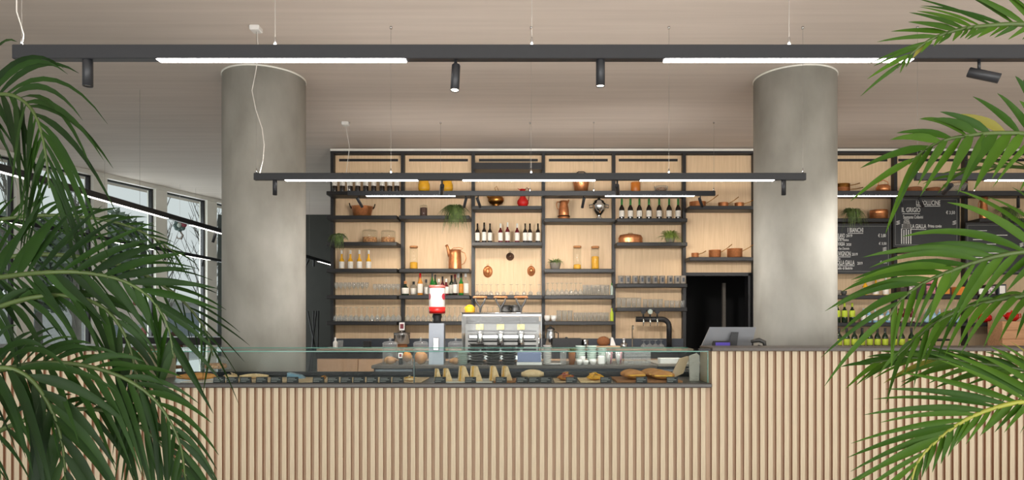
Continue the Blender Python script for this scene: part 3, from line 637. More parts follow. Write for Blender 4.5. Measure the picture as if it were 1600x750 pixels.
row(canister(.125, .048, M_grey, M_navy), 'mug', '# grey stoneware mug from left in the fifth bay', 'mug', [970.5, 981, 992.5, 1003, 1013, 1023.5, 1034.5, 1047, 1058, 1067], 443, 'grey mugs in the fifth bay', dd=10.5)
row(tumbler(.15, .036), 'tumbler', '# tall tumbler from left on shelf above the beer taps', 'glass', frange(967, 998, 5), 480.5, 'tall tumblers above the taps', dd=10.47); row(tumbler(.13, .036), 'tumbler', '# middle tumbler from left on shelf above the taps', 'glass', frange(1008, 1032, 4), 480.5, 'middle tumblers above the taps', dd=10.5)
row(tumbler(.11, .036), 'tumbler', '# short tumbler from left on shelf above the taps', 'glass', frange(1042, 1066, 4), 480.5, 'short tumblers above the taps', dd=10.5)
# ------------------------------------------------------------------ bay 6 pans
for px, y, h, r, ang, L, lab in ((1090, 321.5, .075, .125, 32, .20, 'wide low copper pan above doorway, upper shelf left'), (1130, 321.5, .066, .075, 30, .17, 'small copper saucepan, middle of the upper doorway shelf'), (1155, 321.5, .062, .07, 18, .16, 'small copper saucepan, right on the upper doorway shelf'),
                                  (1086, 401.5, .07, .055, 18, .11, 'smallest copper saucepan on the lower doorway shelf'), (1117, 401.5, .115, .092, 32, .18, 'medium copper saucepan, middle of the lower doorway shelf'), (1148, 401.5, .135, .115, 28, .20, 'largest copper saucepan on the lower doorway shelf')):
    place(pan(h, r, ang, L), 'copper_saucepan', lab, 'pan', on(px, y, 10.5), -.15, 'copper pans above the doorway')
# ------------------------------------------------------------------ right bays
place(pan(.07, .13, 5, .2), 'copper_pan', 'copper pan with straight handle right of right column', 'pan', on(1314, 298.5)); place(pan(.06, .12, 8, .15, m=M_brass), 'brass_pan', 'brass pan stacked in the copper pan by column', 'pan', (on(1314, 298.5)[0]+.01, SD, zs(298.5)+.072))
place([('pot_body', MB().lathe([(.07, 0), (.1, .02), (.105, .09), (.075, .12), (.07, .12), (0, .1)], 18).mesh('pot_body', M_copper), []), ('handle', MB().tube([(-.08, 0, .11), (-.07, 0, .17), (0, 0, .2), (.07, 0, .17), (.08, 0, .11)], .007, 6).mesh('handle', M_copper), [])], 'copper_kettle', 'copper kettle with arched handle left of wide chalkboard', 'kettle', on(1380, 298.5))
place(potplant(.09, .09, 360, .28, 1.2, M_leafsm, M_grey, 15, .004, 1.6, -.095), 'potted_fern', 'bushy fern on shelf above the smaller chalkboard', 'plant', on(1333, 341, 10.43))
place([('pot_body', MB().lathe([(.11, 0), (.125, .01), (.128, .09), (.134, .1), (.128, .12), (.13, .145), (.12, .145), (.11, .02), (0, .02)], 22).mesh('pot_body', M_copper), [])], 'copper_pot', 'round copper pot above the smaller chalkboard', 'pot', on(1373, 341))
def basket(r, h): return [('basket_body', MB().lathe([(r*.8, 0), (r*.95, .01), (r, h*.4), (r*.94, h*.6), (r*1.0, h*.9), (r*.9, h), (r*.8, h*.8), (0, h*.7)], 18).mesh('basket_body', M_wicker), [])]
place(basket(.12, .08), 'basket', 'wider brown basket above the wide chalkboard', 'basket', on(1427, 298.5)); place(basket(.105, .075), 'basket', 'smaller brown basket above the wide chalkboard', 'basket', on(1458, 298.5))
place([('bowl', MB().lathe([(.08, 0), (.13, .05), (.16, .13), (.15, .13), (.12, .05), (0, .02)], 20).mesh('bowl', M_gware), []), ('rim', MB().lathe([(.151, .131), (.165, .131), (.165, .138), (.151, .138)], 20, close=False).mesh('rim', M_wicker), [])], 'glass_bowl', 'large glass bowl right of the two brown baskets', 'bowl', on(1493, 298.5))
place([('jug_body', MB().lathe([(.07, 0), (.075, .01), (.07, .2), (.055, .3), (.06, .36), (.075, .42), (.068, .42), (.05, .34), (0, .3)], 20).mesh('jug_body', M_copper), []), ('handle', MB().tube([(-.06, 0, .38), (-.1, 0, .3), (-.09, 0, .15), (-.07, 0, .08)], .008, 6).mesh('handle', M_copper), [])], 'copper_vase', 'tall copper vase right of the wide chalkboard', 'vase', on(1537, 341), 0, None, .82)
place(potplant(.10, .10, 400, .30, 1.0, M_leafsm, M_grey, 21, .004, 1.6, -.095), 'potted_fern', 'wide fern right of the tall copper vase', 'plant', on(1577, 341, 10.44))
row(bottle(.295, .042, M_yellow, M_label, M_wire, lz=(.04, .40), shoulder=.5, nr=.34), 'liqueur_bottle', '# yellow bottle from left, under the smaller chalkboard', 'bottle', [1352, 1368.5, 1384], 461, 'yellow bottles under the chalkboard')
place(cup(.08, .05, M_grey, False), 'cup', 'small grey cup beside right column, upper shelf', 'cup', on(1309, 461)); place(cup(.07, .045, M_dkplate, False), 'cup', 'small charcoal cup left of the yellow bottles', 'cup', on(1318.5, 461))
row(bottle(.30, .043, M_dgglass, M_lime, M_lime, lz=(.28, .62)), 'wine_bottle', '# lime-labelled dark bottle from left, beside right column', 'bottle', [1308.5, 1319.5, 1331.5], 504, 'lime-labelled bottles')
row(bottle(.22, .035, M_blueg, M_label, M_chalk, lz=(.15, .5)), 'small_bottle', '# pale blue bottle from left, under the smaller chalkboard', 'bottle', [1349, 1358, 1367.5, 1377, 1387.5], 504, 'pale bottles under the smaller chalkboard')
row(bottle(.215, .034, M_rose, M_label, mat('wine_red_cap', (96, 36, 44), .4), lz=(.08, .36)), 'small_bottle', '# dark red small bottle from left, below the wide chalkboard', 'bottle', [1404.5, 1413.5, 1425.5], 504, 'dark red small bottles')
row(bottle(.21, .036, M_blueg, mat('pale_blue_label', (170, 196, 214), .6), M_chalk, lz=(.08, .5)), 'small_bottle', '# light blue small bottle from left, below the wide chalkboard', 'bottle', [1447.5, 1459, 1468, 1477, 1486, 1495], 504, 'light blue small bottles')
row(bottle(.30, .043, M_dgglass, M_lime, M_black, lz=(.14, .45)), 'wine_bottle', '# lime-labelled wine bottle from left on right back counter', 'bottle', [1311, 1323, 1335, 1347, 1359, 1371, 1383, 1397, 1409, 1424], 504, 'wine bottles on the right back counter', dd=10.3, zoff=BCZ-zs(504))
def carton(wd, h, dp, m, front):
    return [('carton', MB().bbox(-wd/2, wd/2, -dp/2, dp/2, 0, h, .003).mesh('carton', m), []), ('printed_front', MB().box(-wd*.36, wd*.36, -dp/2-.002, -dp/2-.0003, h*.15, h*.85).mesh('printed_front', front), [])]
M_choc = mat('chocolate_carton', (46, 32, 32), .4); M_pink = mat('pink_print', (206, 140, 150), .5, 0, .4, 40, tint=(120, 60, 70)); M_crim = mat('crimson_carton', (170, 50, 60), .4, 0, .1, 8); M_wprint = mat('white_print', (210, 200, 205), .5, 0, .5, 40, tint=(90, 60, 70))
for px, wd, h, m, fr, dz, lab in ((1409, .10, .12, M_choc, M_choc, 0, 'plain dark carton left under the wide chalkboard'), (1421.5, .11, .17, M_choc, M_wprint, 0, 'dark carton printed with white figure, under wide chalkboard'), (1434, .115, .15, M_choc, M_choc, 0, 'plain dark carton between two printed cartons'),
                                 (1451, .185, .17, M_choc, M_pink, 0, 'wide dark carton with pink print under red carton'), (1463, .19, .075, M_crim, M_pink, .171, 'crimson carton lying on the pink-printed dark carton'), (1473, .20, .12, M_choc, M_amber, 0, 'dark carton with gold print right of the pink one'),
                                 (1499, .17, .13, M_orange, M_orange, 0, 'orange carton right of the dark cartons'), (1530, .12, .12, M_choc, M_white, 0, 'dark carton with pale front, below rightmost chalkboard'), (1545, .14, .16, M_choc, M_wprint, 0, 'larger dark carton with white print, below rightmost chalkboard'), (1562, .12, .17, M_navy, M_white, 0, 'slate blue carton at far right shelf')):
    x, y, z = on(px, 461, 10.52)
    if dz: x = on(1451, 461, 10.52)[0]+.005
    place(carton(wd, h, .12, m, fr), 'carton', lab, 'box', (x, y, z+dz))
# right back counter: tray, crate, red teapots
place([('tray', MB().lathe([(.10, 0), (.11, .02), (.03, .03), (.03, .10), (.25, .115), (.26, .135), (.24, .13), (0, .12)], 24).mesh('cake_stand', M_black), [])], 'cake_stand', 'wide black footed stand on the right back counter', 'cake stand', (X(1458, 10.25), 10.25, BCZ+.0006+.0))
cr = [('crate_body', MB().box(-.32, .32, -.16, -.145, 0, .4).box(-.32, .32, .145, .16, 0, .4).box(-.32, -.305, -.145, .145, 0, .4).box(.305, .32, -.145, .145, 0, .4).box(-.305, .305, -.145, .145, 0, .015).mesh('crate_body', grain('pale_crate_wood', (206, 160, 122), (190, 142, 104), 5, (1, 8, 8))), [])]
for k in range(3): cr.append(('plank', MB().bbox(-.325, .325, -.172, -.1605, .01+.135*k, .125+.135*k, .003).mesh('plank', MATS['pale_crate_wood']), []))
place(cr, 'wooden_crate', 'pale wooden crate at the far right under red teapots', 'crate', (X(1588, 10.18), 10.18, BCZ+.0006))
tp = [('pot_body', MB().lathe([(.05, 0), (.09, .04), (.095, .09), (.06, .13), (0, .14)], 18).mesh('pot_body', M_red), []), ('knob', MB().lathe([(.012, .135), (.016, .155), (0, .165)], 10).mesh('knob', M_red), []), ('spout', MB().tube([(-.085, 0, .06), (-.13, 0, .09), (-.15, 0, .13)], [.018, .013, .01], 7).mesh('spout', M_red), []), ('handle', MB().tube([(.08, 0, .1), (.13, 0, .11), (.135, 0, .06), (.085, 0, .045)], .008, 6).mesh('handle', M_red), [])]
place(tp, 'teapot', 'red teapot standing on the pale wooden crate', 'teapot', (X(1581, 10.18), 10.18, BCZ+.4012)); place(tp, 'teapot', 'red teapot left of the other, behind the palm', 'teapot', on(1539, 504, 10.5), .6)

# ------------------------------------------------------------------ chalkboards
def text(root, s, x, z, width, cap, y, m=M_chalk, name='chalk_text', right=False):
    cu = bpy.data.curves.new('t', 'FONT'); cu.body = s; cu.size = 1; cu.resolution_u = 2; cu.offset = .008
    o = bpy.data.objects.new('t', cu); me = bpy.data.meshes.new_from_object(o); bpy.data.objects.remove(o); bpy.data.curves.remove(cu)
    xs = [v.co.x for v in me.vertices]; ys = [v.co.y for v in me.vertices]
    a, b = min(xs), max(xs); k = width/(b-a); c = cap/.72
    for v in me.vertices: v.co = Vector(((v.co.x-a)*k+x, y, v.co.y*c+z))
    me.materials.clear(); me.materials.append(m); me.name = name
    return ob(name, me, root)
def chalkboard(label, pxa, pxb, pya, pyb, lines, rules, marks, d=10.368):
    xa, xb, za, zb = X(pxa, d), X(pxb, d), Z(pyb, d), Z(pya, d)
    r = thing('chalkboard', label, 'chalkboard', ((xa+xb)/2, d, za)); inv = Matrix.Translation(-r.location)
    def L(o): o.data.transform(inv); return o
    L(MB().box(xa, xb, d-.001, d+.010, za, zb).build('slate_panel', M_slate, r))
    t = .018
    for q in ((xa, xb, za-.0, za+t), (xa, xb, zb-t, zb), (xa, xa+t, za+t, zb-t), (xb-t, xb, za+t, zb-t)):
        L(MB().box(q[0], q[1], d-.012, d-.0011, q[2], q[3]).build('frame_strip', M_black, r))
    i = .035; e = .006
    for q in ((xa+i, xb-i, za+i, za+i+e), (xa+i, xb-i, zb-i-e, zb-i), (xa+i, xa+i+e, za+i+e, zb-i-e), (xb-i-e, xb-i, za+i+e, zb-i-e)):
        L(MB().box(q[0], q[1], d-.0025, d-.0015, q[2], q[3]).build('chalk_border', mat('faint_chalk', (120, 120, 118), .9), r))
    for s, px, py, w_, cap in lines:
        L(text(r, s, X(px, d), Z(py, d), w_*d/F, cap*d/F, d-.0025))
    for px, py, w_ in rules: L(MB().box(X(px, d), X(px+w_, d), d-.0025, d-.0015, Z(py, d)-.008, Z(py, d)).build('chalk_rule', M_chalk, r))
    for px, py in marks:
        for k in range(3):
            c0 = P(px, py+k*2.2, d); m_ = MB().prism([(c0.x-.035, c0.z-.008), (c0.x+.02, c0.z+.008), (c0.x+.035, c0.z+.004), (c0.x-.01, c0.z-.012)], 'y', d-.0025, d-.0015)
            L(m_.build('chalk_stroke', M_chalk, r))
    return r
b1 = chalkboard('smaller chalkboard wine list beside the right column', 1290, 1392, 349.5, 428, [
    ('I BIANCHI', 1324.5, 363, 24, 7.5), ('FRIULANO', 1302.5, 371.5, 17.5, 7), ('2019', 1322, 370.5, 9.5, 4.5), ('Venica & Venica', 1301, 376.5, 25, 3.8), ('MALVASIA', 1301, 384, 19, 6), ('2020', 1322, 384, 8, 4), ('Borgo San Daniele', 1301, 390, 26, 3.6),
    ('SAUVIGNON', 1302, 400, 27, 7.5), ('2019', 1331, 399.5, 9, 4.5), ('Collio', 1303, 406, 10, 4), ('RIBOLLA GIALLA', 1302, 414, 33, 7.5), ('2019', 1339.5, 413.5, 8, 4.5), ('Castello di Buttrio', 1302, 421, 30, 4.5),
    ('\u20ac 3,80', 1372, 370.5, 12, 5.2), ('\u20ac 3,50', 1373, 382.5, 12, 4), ('\u20ac 4,00', 1375, 411.5, 11, 4)], [(1324.5, 364.2, 24), (1303, 372.5, 16), (1302, 401, 27), (1302, 415, 33)], [(1382, 387)])
b2 = chalkboard('wide chalkboard wine list headed by sparkling wines', 1395, 1499, 308, 386.5, [
    ('LE BOLLICINE', 1431.5, 320.5, 37.5, 7.5), ('IL GRIGIO', 1409, 331.5, 29, 7.5), ('Spumante Collavini', 1411, 341.5, 31, 5.2), ('RIBOLLA GIALLA', 1409, 356.5, 38, 6.5), ('Prima cuv\u00e9e', 1450, 355.5, 21, 5), ('\u20ac 3,50', 1478, 334.5, 14, 5), ('\u20ac 4', 1480, 361.5, 6, 4)],
    [(1431.5, 321.8, 37.5), (1410, 333.6, 27), (1424, 358, 23)], [(1403, 345.5), (1491, 345.5)])
# chalk drawing of a dripping white shape at the lower left of the wide board
for k in range(5):
    xx = X(1408+3.6*k, 10.368); o = MB().box(xx, xx+.012, 10.3655, 10.3665, Z(381, 10.368), Z(357+(k % 2)*2, 10.368)).build('chalk_stroke', M_chalk, b2); o.data.transform(Matrix.Translation(-b2.location))
o = MB().prism([(X(1409, 10.368), Z(358, 10.368)), (X(1424, 10.368), Z(357.5, 10.368)), (X(1420, 10.368), Z(342, 10.368)), (X(1413, 10.368), Z(341, 10.368))], 'y', 10.3655, 10.3665).build('chalk_drawing', mat('faint_chalk2', (150, 148, 144), .9, 0, .5, 60, tint=(70, 70, 70)), b2); o.data.transform(Matrix.Translation(-b2.location))
chalkboard('chalkboard at the far right behind the palm leaves', 1508, 1610, 348, 429, [], [(1520+5*(k % 2), 360+7*k, 22+9*((k*7) % 4)) for k in range(8)], [(1596, 380)])

# ------------------------------------------------------------------ back counter things (base at the counter top)
def bcp(px, dd=10.25): return (X(px, dd), dd, BCZ+.0006)
tapr = thing('beer_tap_column', 'bent black pipe with three beer taps', 'beer tap', bcp(1045.5, 10.3)); zt_ = Z(499, 10.3)-BCZ; lx = X(993.5, 10.3)-X(1045.5, 10.3)
R0 = .04; bend = .11
pts = [(0, 0, .012), (0, 0, zt_-bend)]+[(-bend+bend*math.cos(a), 0, zt_-bend+bend*math.sin(a)) for a in [PI/2*k/6 for k in range(1, 7)]]+[(lx, 0, zt_)]
MB().tube(pts, R0, 14).build('bent_pipe', M_black, tapr); MB().lathe([(.065, 0), (.065, .012), (.045, .014)], 16).build('base_flange', M_black, tapr)
for k, px in enumerate((1004, 1014.5, 1025.5)):
    xx = X(px, 10.3)-X(1045.5, 10.3)
    t = MB().tube([(xx, -.03, zt_), (xx, -.085, zt_+.005), (xx, -.095, zt_-.03), (xx, -.095, zt_-.10)], [.016, .014, .012, .007], 8).build('tap', M_chrome, tapr)
    b = MB(); b.lathe([(.011, 0), (.014, .05), (.01, .06)], 8, (xx, -.07, zt_+.02)); b.build('tap_handle', M_black, t)
    m_ = MB(); n = 16; vs = [(xx+.036*math.cos(2*PI*j/n), -.088+q, zt_+.115+.036*math.sin(2*PI*j/n)) for q in (0, .02) for j in range(n)]
    m_.add(vs, [tuple(range(n-1, -1, -1)), tuple(range(n, 2*n))]+[(j, (j+1) % n, n+(j+1) % n, n+j) for j in range(n)]); m_.build('tap_badge', (M_slate, M_celad, M_slate)[k], t)
place([('pot_body', MB().lathe([(.10, .06), (.115, .08), (.12, .2), (.125, .215), (.118, .215), (.11, .09), (0, .08)], 20).mesh('pot_body', M_steel), []), ('wood_base', MB().lathe([(.085, 0), (.09, .01), (.075, .058), (.10, .0595)], 18).mesh('wood_base', M_wicker), []), ('lid', MB().lathe([(.128, .216), (.12, .23), (.03, .24), (.03, .26), (0, .265)], 18).mesh('lid', M_steel), [])], 'steel_tub', 'steel lidded tub on brown base on the back counter', 'tub', bcp(628, 10.2))
place([('sign_card', MB().box(-.04, .04, -.004, .004, 0, .115).mesh('sign_card', M_white), []), ('print', MB().box(-.026, .026, -.006, -.0042, .022, .093).mesh('print', mat('maroon_print', (130, 40, 50), .5, 0, .4, 60, tint=(70, 30, 40))), [])], 'sign_card', 'small white sign with maroon print atop steel tub', 'sign', (X(628, 10.2), 10.2, BCZ+.268))
place([('jug_body', MB().lathe([(.07, 0), (.078, .01), (.075, .2), (.06, .26), (.068, .28), (.06, .28), (0, .25)], 18).mesh('jug_body', M_steel), []), ('handle', MB().tube([(.07, 0, .24), (.12, 0, .22), (.115, 0, .08), (.075, 0, .06)], .009, 6).mesh('handle', M_black), []), ('lid', MB().lathe([(.068, .281), (.05, .3), (.02, .31), (.02, .325), (0, .33)], 16).mesh('lid', M_black), [])], 'thermos_jug', 'steel jug with black handle right of coffee machine', 'jug', bcp(860, 10.3))
place([('box_body', MB().bbox(-.21, .21, -.09, .09, 0, .15, .006).mesh('box_body', M_black), []), ('knob', MB().lathe([(.02, .151), (.02, .165), (0, .17)], 10).mesh('knob', M_dkplate), [])], 'bread_bin', 'black box on back counter right of steel jug', 'box', bcp(885, 10.1))
place(canister(.13, .05, M_steel), 'shaker', 'steel shaker cup beside the black box', 'cup', bcp(914, 10.15))
bb = [('basket_body', MB().lathe([(.05, 0), (.09, .03), (.10, .08), (.07, .12), (.02, .14), (0, .14)], 16).mesh('basket_body', M_wicker), [])]
place([('board', MB().bbox(-.2, .2, -.12, .12, 0, .035, .004).mesh('board', M_paper), [])], 'serving_board', 'pale board under wicker basket on back counter', 'board', bcp(947, 10.2))
place(bb, 'wicker_basket', 'small round wicker basket with a white cloth', 'basket', (X(943, 10.2), 10.2, BCZ+.0365)); place([('cloth', MB().add([(-.03, 0, 0), (.05, -.02, 0), (.06, .04, 0), (-.02, .05, 0), (-.02, .0, .13), (.01, .0, .12), (.01, .03, .12), (-.02, .035, .13)], [(0, 3, 2, 1), (4, 5, 6, 7), (0, 1, 5, 4), (1, 2, 6, 5), (2, 3, 7, 6), (3, 0, 4, 7)]).mesh('cloth', M_white), [])], 'cloth', 'white folded cloth leaning beside the wicker basket', 'cloth', (X(957, 10.2)-.005, 10.18, BCZ+.0365))
place(bottle(.15, .05, M_steel, None, M_steel, shoulder=.5, nr=.4), 'dispenser', 'small steel pump bottle right of wicker basket', 'bottle', bcp(975, 10.12))
place([('column', MB().tube([(0, 0, 0), (0, 0, .30), (0, -.05, .34), (0, -.10, .33), (0, -.115, .28)], .008, 6).mesh('column', M_chrome), [])], 'faucet', 'thin chrome faucet left of the beer taps', 'faucet', bcp(988, 10.3))
row(stem_glass(.12, .045, True, .6), 'goblet', '# small upturned goblet from left, below the beer taps', 'glass', [1006, 1015, 1024, 1033], 504, 'goblets below the beer taps', dd=10.12, zoff=BCZ-zs(504))
place(bottle(.16, .035, M_white, None, M_white, shoulder=.6), 'squeeze_bottle', 'white bottle at left end of the back counter', 'bottle', bcp(524, 10.2)); place(tumbler(.12, .04), 'tumbler', 'single tumbler at left end of the back counter', 'glass', bcp(532, 10.1))
place([('machine_body', MB().bbox(-.055, .055, -.05, .05, .0, .10, .008).mesh('machine_body', M_black), [])], 'small_appliance', 'small black appliance on the left back counter', 'appliance', bcp(574, 10.3))
# ------------------------------------------------------------------ coffee island things
def isp(px, dd): return (X(px, dd), dd, IZ+.0006)
def grinder():
    r = .078; p = [('machine_body', MB().prism([(-.075, 0), (.085, 0), (.082, .08), (.062, .43), (-.052, .43), (-.07, .08)], 'x', -.078, .078).mesh('machine_body', M_alu), []), ('front_plate', MB().bbox(-.03, .03, -.088, -.078, .15, .28, .004).mesh('front_plate', M_steel), []),
       ('neck', MB().lathe([(.035, .431), (.05, .435), (.04, .47), (.052, .50), (.045, .53)], 16).mesh('neck', M_black), [])]
    tin = [('band', MB().lathe([(.0845, .60), (.086, .602), (.086, .535+.0), (.07, .532)][::-1], 24, close=False).mesh('band', M_red), []), ('top_rim', MB().lathe([(.084, .80), (.087, .803), (.086, .825), (.075, .83), (0, .83)], 24, close=False).mesh('top_rim', mat('faded_red_tin', (176, 84, 76), .4), []) if False else MB().lathe([(.084, .80), (.087, .803), (.086, .825), (.075, .83), (0, .83)], 24, close=False).mesh('top_rim', mat('faded_red_tin', (176, 84, 76), .4)), [])]
    for s in (-1, 1):
        n = 14; m_ = MB(); a0 = s*math.radians(62)-PI/2
        vs = []; 
        vs.append((.0855*math.cos(a0), .0855*math.sin(a0), .71))
        for j in range(n):
            th = 2*PI*j/n; a = a0+.36*math.cos(th); vs.append((.0862*math.cos(a), .0862*math.sin(a), .71+.034*math.sin(th)))
        m_.add(vs, [(0, 1+j, 1+(j+1) % n) for j in range(n)], True); tin.append(('emblem', m_.mesh('emblem', M_crim), []))
    p.append(('coffee_tin', MB().lathe([(.06, .531), (.078, .54), (.084, .56), (.084, .80)], 24, close=False).mesh('coffee_tin', mat('white_tin', (226, 222, 218), .3, .2, .04)), [(a, b) for a, b, c in tin]))
    return p
place(grinder(), 'coffee_grinder', 'silver coffee grinder with a red and white tin on top', 'coffee grinder', isp(683, 7.2))
def cookie_jar(h, r, m, fill):
    return [('glass_body', MB().lathe([(r*.96, 0), (r, .008), (r, h*.74), (r*.97, h*.75)], 20).mesh('glass_body', M_gware), []), ('contents', MB().blob((0, 0, h*fill*.5), (r*.88, r*.88, h*fill*.48), 12, 6, .1, 4).mesh('contents', m), []),
            ('lid', MB().lathe([(r*1.05, h*.752), (r*1.05, h*.775), (r*.8, h*.83), (r*.15, h*.85), (r*.12, h*.88), (r*.2, h*.94), (r*.12, h), (0, h)], 20, close=False).mesh('lid', M_gware), [])]
for px, m, lab, f_ in ((609.5, M_biscuit, 'lidded glass cookie jar left of price sign', .3), (657.5, M_bread, 'lidded glass cookie jar left of the coffee grinder', .5), (712, M_biscuit, 'lidded glass cookie jar right of the coffee grinder', .25)):
    place(cookie_jar(.285, .076, m, f_), 'cookie_jar', lab, 'jar', isp(px, 7.14))
place([('stand', MB().bbox(-.022, .022, -.02, .02, 0, .10, .003).mesh('stand', M_black), []), ('card', MB().box(-.024, .024, -.026, -.0205, .07, .125).mesh('card', M_white), [('print', MB().box(-.012, .012, -.0275, -.0262, .082, .112).mesh('print', MATS['maroon_print']))])], 'price_sign', 'small white price sign on black stand by cookie jar', 'sign', isp(626.5, 7.1))
place([('glass_body', MB().lathe([(.05, 0), (.055, .1), (.05, .1), (.045, .01), (0, .01)], 16).mesh('glass_body', M_gware), []), ('contents', MB().blob((0, 0, .085), (.05, .05, .05), 10, 6, .2, 4).mesh('contents', M_bread), [])], 'glass_pot', 'glass pot heaped with golden crisps', 'bowl', isp(636.5, 7.06))
M_machine = mat('brushed_dark_steel', (128, 126, 122), .3, 1, .1, 12)
def machine():
    W = .43; p = []
    p.append(('base_tray', MB().bbox(-W, W, -.02, .44, 0.035, .09, .006).mesh('base_tray', M_steel), []))
    for x in (-.38, .38):
        for y in (.04, .38): p.append(('foot', MB().lathe([(.022, 0), (.026, .004), (.02, .034)], 10, (x, y, 0)).mesh('foot', M_black), []))
    p.append(('boiler_body', MB().prism([(.10, .091), (.44, .091), (.44, .50), (.24, .50), (.12, .42)], 'x', -W+.03, W-.03).mesh('boiler_body', M_machine), []))
    p.append(('group_bar', MB().bbox(-W+.07, W-.07, .02, .099, .26, .31, .01).mesh('group_bar', M_steel), []))
    p.append(('glass_shell', MB().box(-W, W, .0, .006, .32, .53).box(-W, -W+.006, .007, .44, .1, .53).box(W-.006, W, .007, .44, .1, .53).mesh('glass_shell', M_gware), []))
    p.append(('drip_grille', MB().bbox(-W+.05, W-.05, -.01, .095, .0905, .10, .003).mesh('drip_grille', M_black), []))
    for zz in (.135, .175, .225, .335, .44): p.append(('trim_bar', MB().bbox(-W+.06, W-.06, .088 if zz < .42 else .118, .0995 if zz < .42 else .1255, zz, zz+.018, .003).mesh('trim_bar', M_black), []))
    p.append(('cup_rail', MB().tube([(-W, .0, .538), (W, .0, .538), (W, .44, .538), (-W, .44, .538), (-W, .0, .538)], .008, 6).mesh('cup_rail', M_chrome), []))
    p.append(('top_tray', MB().bbox(-W+.01, W-.01, .012, .438, .505, .528, .004).mesh('top_tray', M_steel), []))
    for x in (-.235, -.015, .205):
        p.append(('brew_group', MB().lathe([(.034, .19), (.036, .2), (.036, .27), (.04, .32), (.03, .36)], 14, (x, .04, 0)).mesh('brew_group', M_chrome), [('portafilter', MB().lathe([(.03, .165), (.034, .188)], 12, (x, .04, 0)).mesh('portafilter', M_black))]))
        p.append(('gauge', MB().box(x-.04, x+.04, -.006, -.0005, .36, .42).mesh('gauge', mat('ivory_plate', (226, 214, 160), .4, 0, .3, 40)), []))
        fork = MB(); fork.tube([(x, .05, .36), (x, .06, .55), (x-.005, .06, .60), (x-.045, .06, .665), (x-.052, .06, .70)], .011, 6)
        fork2 = MB().tube([(x, .06, .56), (x+.005, .06, .60), (x+.045, .06, .665), (x+.052, .06, .70)], .011, 6)
        p.append(('lever', fork.mesh('lever', M_rail), [('lever_fork', fork2.mesh('lever_fork', M_rail)), ('lever_grip', MB().tube([(x-.075, .06, .706), (x-.06, .06, .711), (x+.06, .06, .711), (x+.075, .06, .706)], [.011, .014, .014, .011], 8).mesh('lever_grip', M_wood))]))
    p.append(('steam_wand', MB().tube([(.40, -.02, .3), (.40, -.05, .26), (.39, -.045, .12)], .006, 6).mesh('steam_wand', M_chrome), []))
    return p
place(machine(), 'espresso_machine', 'chrome three-lever espresso machine with wooden lever grips', 'coffee machine', isp(784, 7.31))
place([('bowl', MB().lathe([(.05, 0), (.055, .01), (.06, .07), (.03, .1), (0, .105)], 16).mesh('bowl', M_yellow), [])], 'lemon_bowl', 'yellow bowl atop left end of the coffee machine', 'bowl', (X(734, 7.5), 7.5, IZ+.5305))
for i, px in enumerate((790, 806)):
    place([('cup_stack', MB().lathe([(.05, 0), (.06, .03), (.06, .05), (.05, .05), (.06, .08), (.06, .10), (0, .09)], 16).mesh('cup_stack', M_dkplate), [])], 'cup_stack', ('left' if i == 0 else 'right')+' stack of dark cups on the coffee machine', 'cup', (X(px, 7.52), 7.52, IZ+.530))
def stackplates(r, n, t, m):
    return [('plate', MB().lathe([(r*.6, k*t), (r*.7, k*t+.001), (r, k*t+t*.72), (r, k*t+t*.9), (r*.68, k*t+t*.55), (0, k*t+t*.5)], 20).mesh('plate', m), []) for k in range(n)]
def plates(px, dd, r, n, t, m, name, labfn, group):
    me = cached(('plate', r, t, m.name), lambda: [('plate', MB().lathe([(r*.62, 0), (r*.72, .001), (r, t*.68), (r, t*.86), (r*.7, t*.5), (0, t*.45)], 20).mesh('plate', m), [])])
    for k in range(n):
        x, y, z = isp(px, dd); place(me, name, labfn(ORD[k]), 'plate' if 'saucer' not in name else 'saucer', (x, y, z+k*t), 0, group)
plates(723, 7.1, .055, 8, .017, M_celad, 'saucer', lambda o: o+' pale saucer from bottom of stack left of plates', 'pale saucers')
for nm, px, n in (('left', 745, 8), ('middle', 770.5, 7), ('right', 795, 7)):
    plates(px, 7.13, .077, n, .028, M_dkplate, 'plate', lambda o, nm=nm: o+' dark plate from bottom of the '+nm+' plate stack', 'dark plates, '+nm+' stack')
place([('box_body', MB().bbox(-.13, .13, -.07, .07, 0, .03, .004).mesh('box_body', M_white), []), ('napkins', MB().bbox(-.122, .122, -.062, .062, .031, .13, .006).mesh('napkins', M_napk), [])], 'napkin_stack', 'stack of blue and white napkins behind the case glass', 'napkins', isp(827, 7.08))
plates(855, 7.12, .046, 12, .017, M_white, 'saucer', lambda o: o+' white saucer from bottom of the tall saucer stack', 'white saucers')
place([('plate', MB().lathe([(.05, 0), (.08, .012), (.078, .016), (.045, .006), (0, .006)], 20).mesh('dish', M_white), [])], 'dish', 'single white dish before the tall saucer stack', 'dish', isp(866, 7.09))
place(tumbler(.15, .032, .95), 'tumbler', 'tall clear tumbler left of dried herb jar', 'glass', isp(880, 7.08))
place(potplant(.036, .13, 60, .09, .2, M_leafsm, M_wicker, 31, .003, 1.5), 'herb_pot', 'small pot of dark herbs on the coffee island', 'plant', isp(893.5, 7.1))
def bowls(px, dd, r, n, t, m, lab):
    me = cached(('bw', r, t, m.name), lambda: [('bowl', MB().lathe([(r*.5, 0), (r*.62, .002), (r, t*1.6), (r*.96, t*1.6), (r*.55, .006), (0, .006)], 18).mesh('bowl', m), [])])
    for k in range(n):
        x, y, z = isp(px, dd); place(me, 'bowl', '%s grey-green bowl from bottom of the %s bowl stack' % (ORD[k], lab), 'bowl', (x, y, z+k*t), 0, 'grey-green bowls, '+lab+' stack')
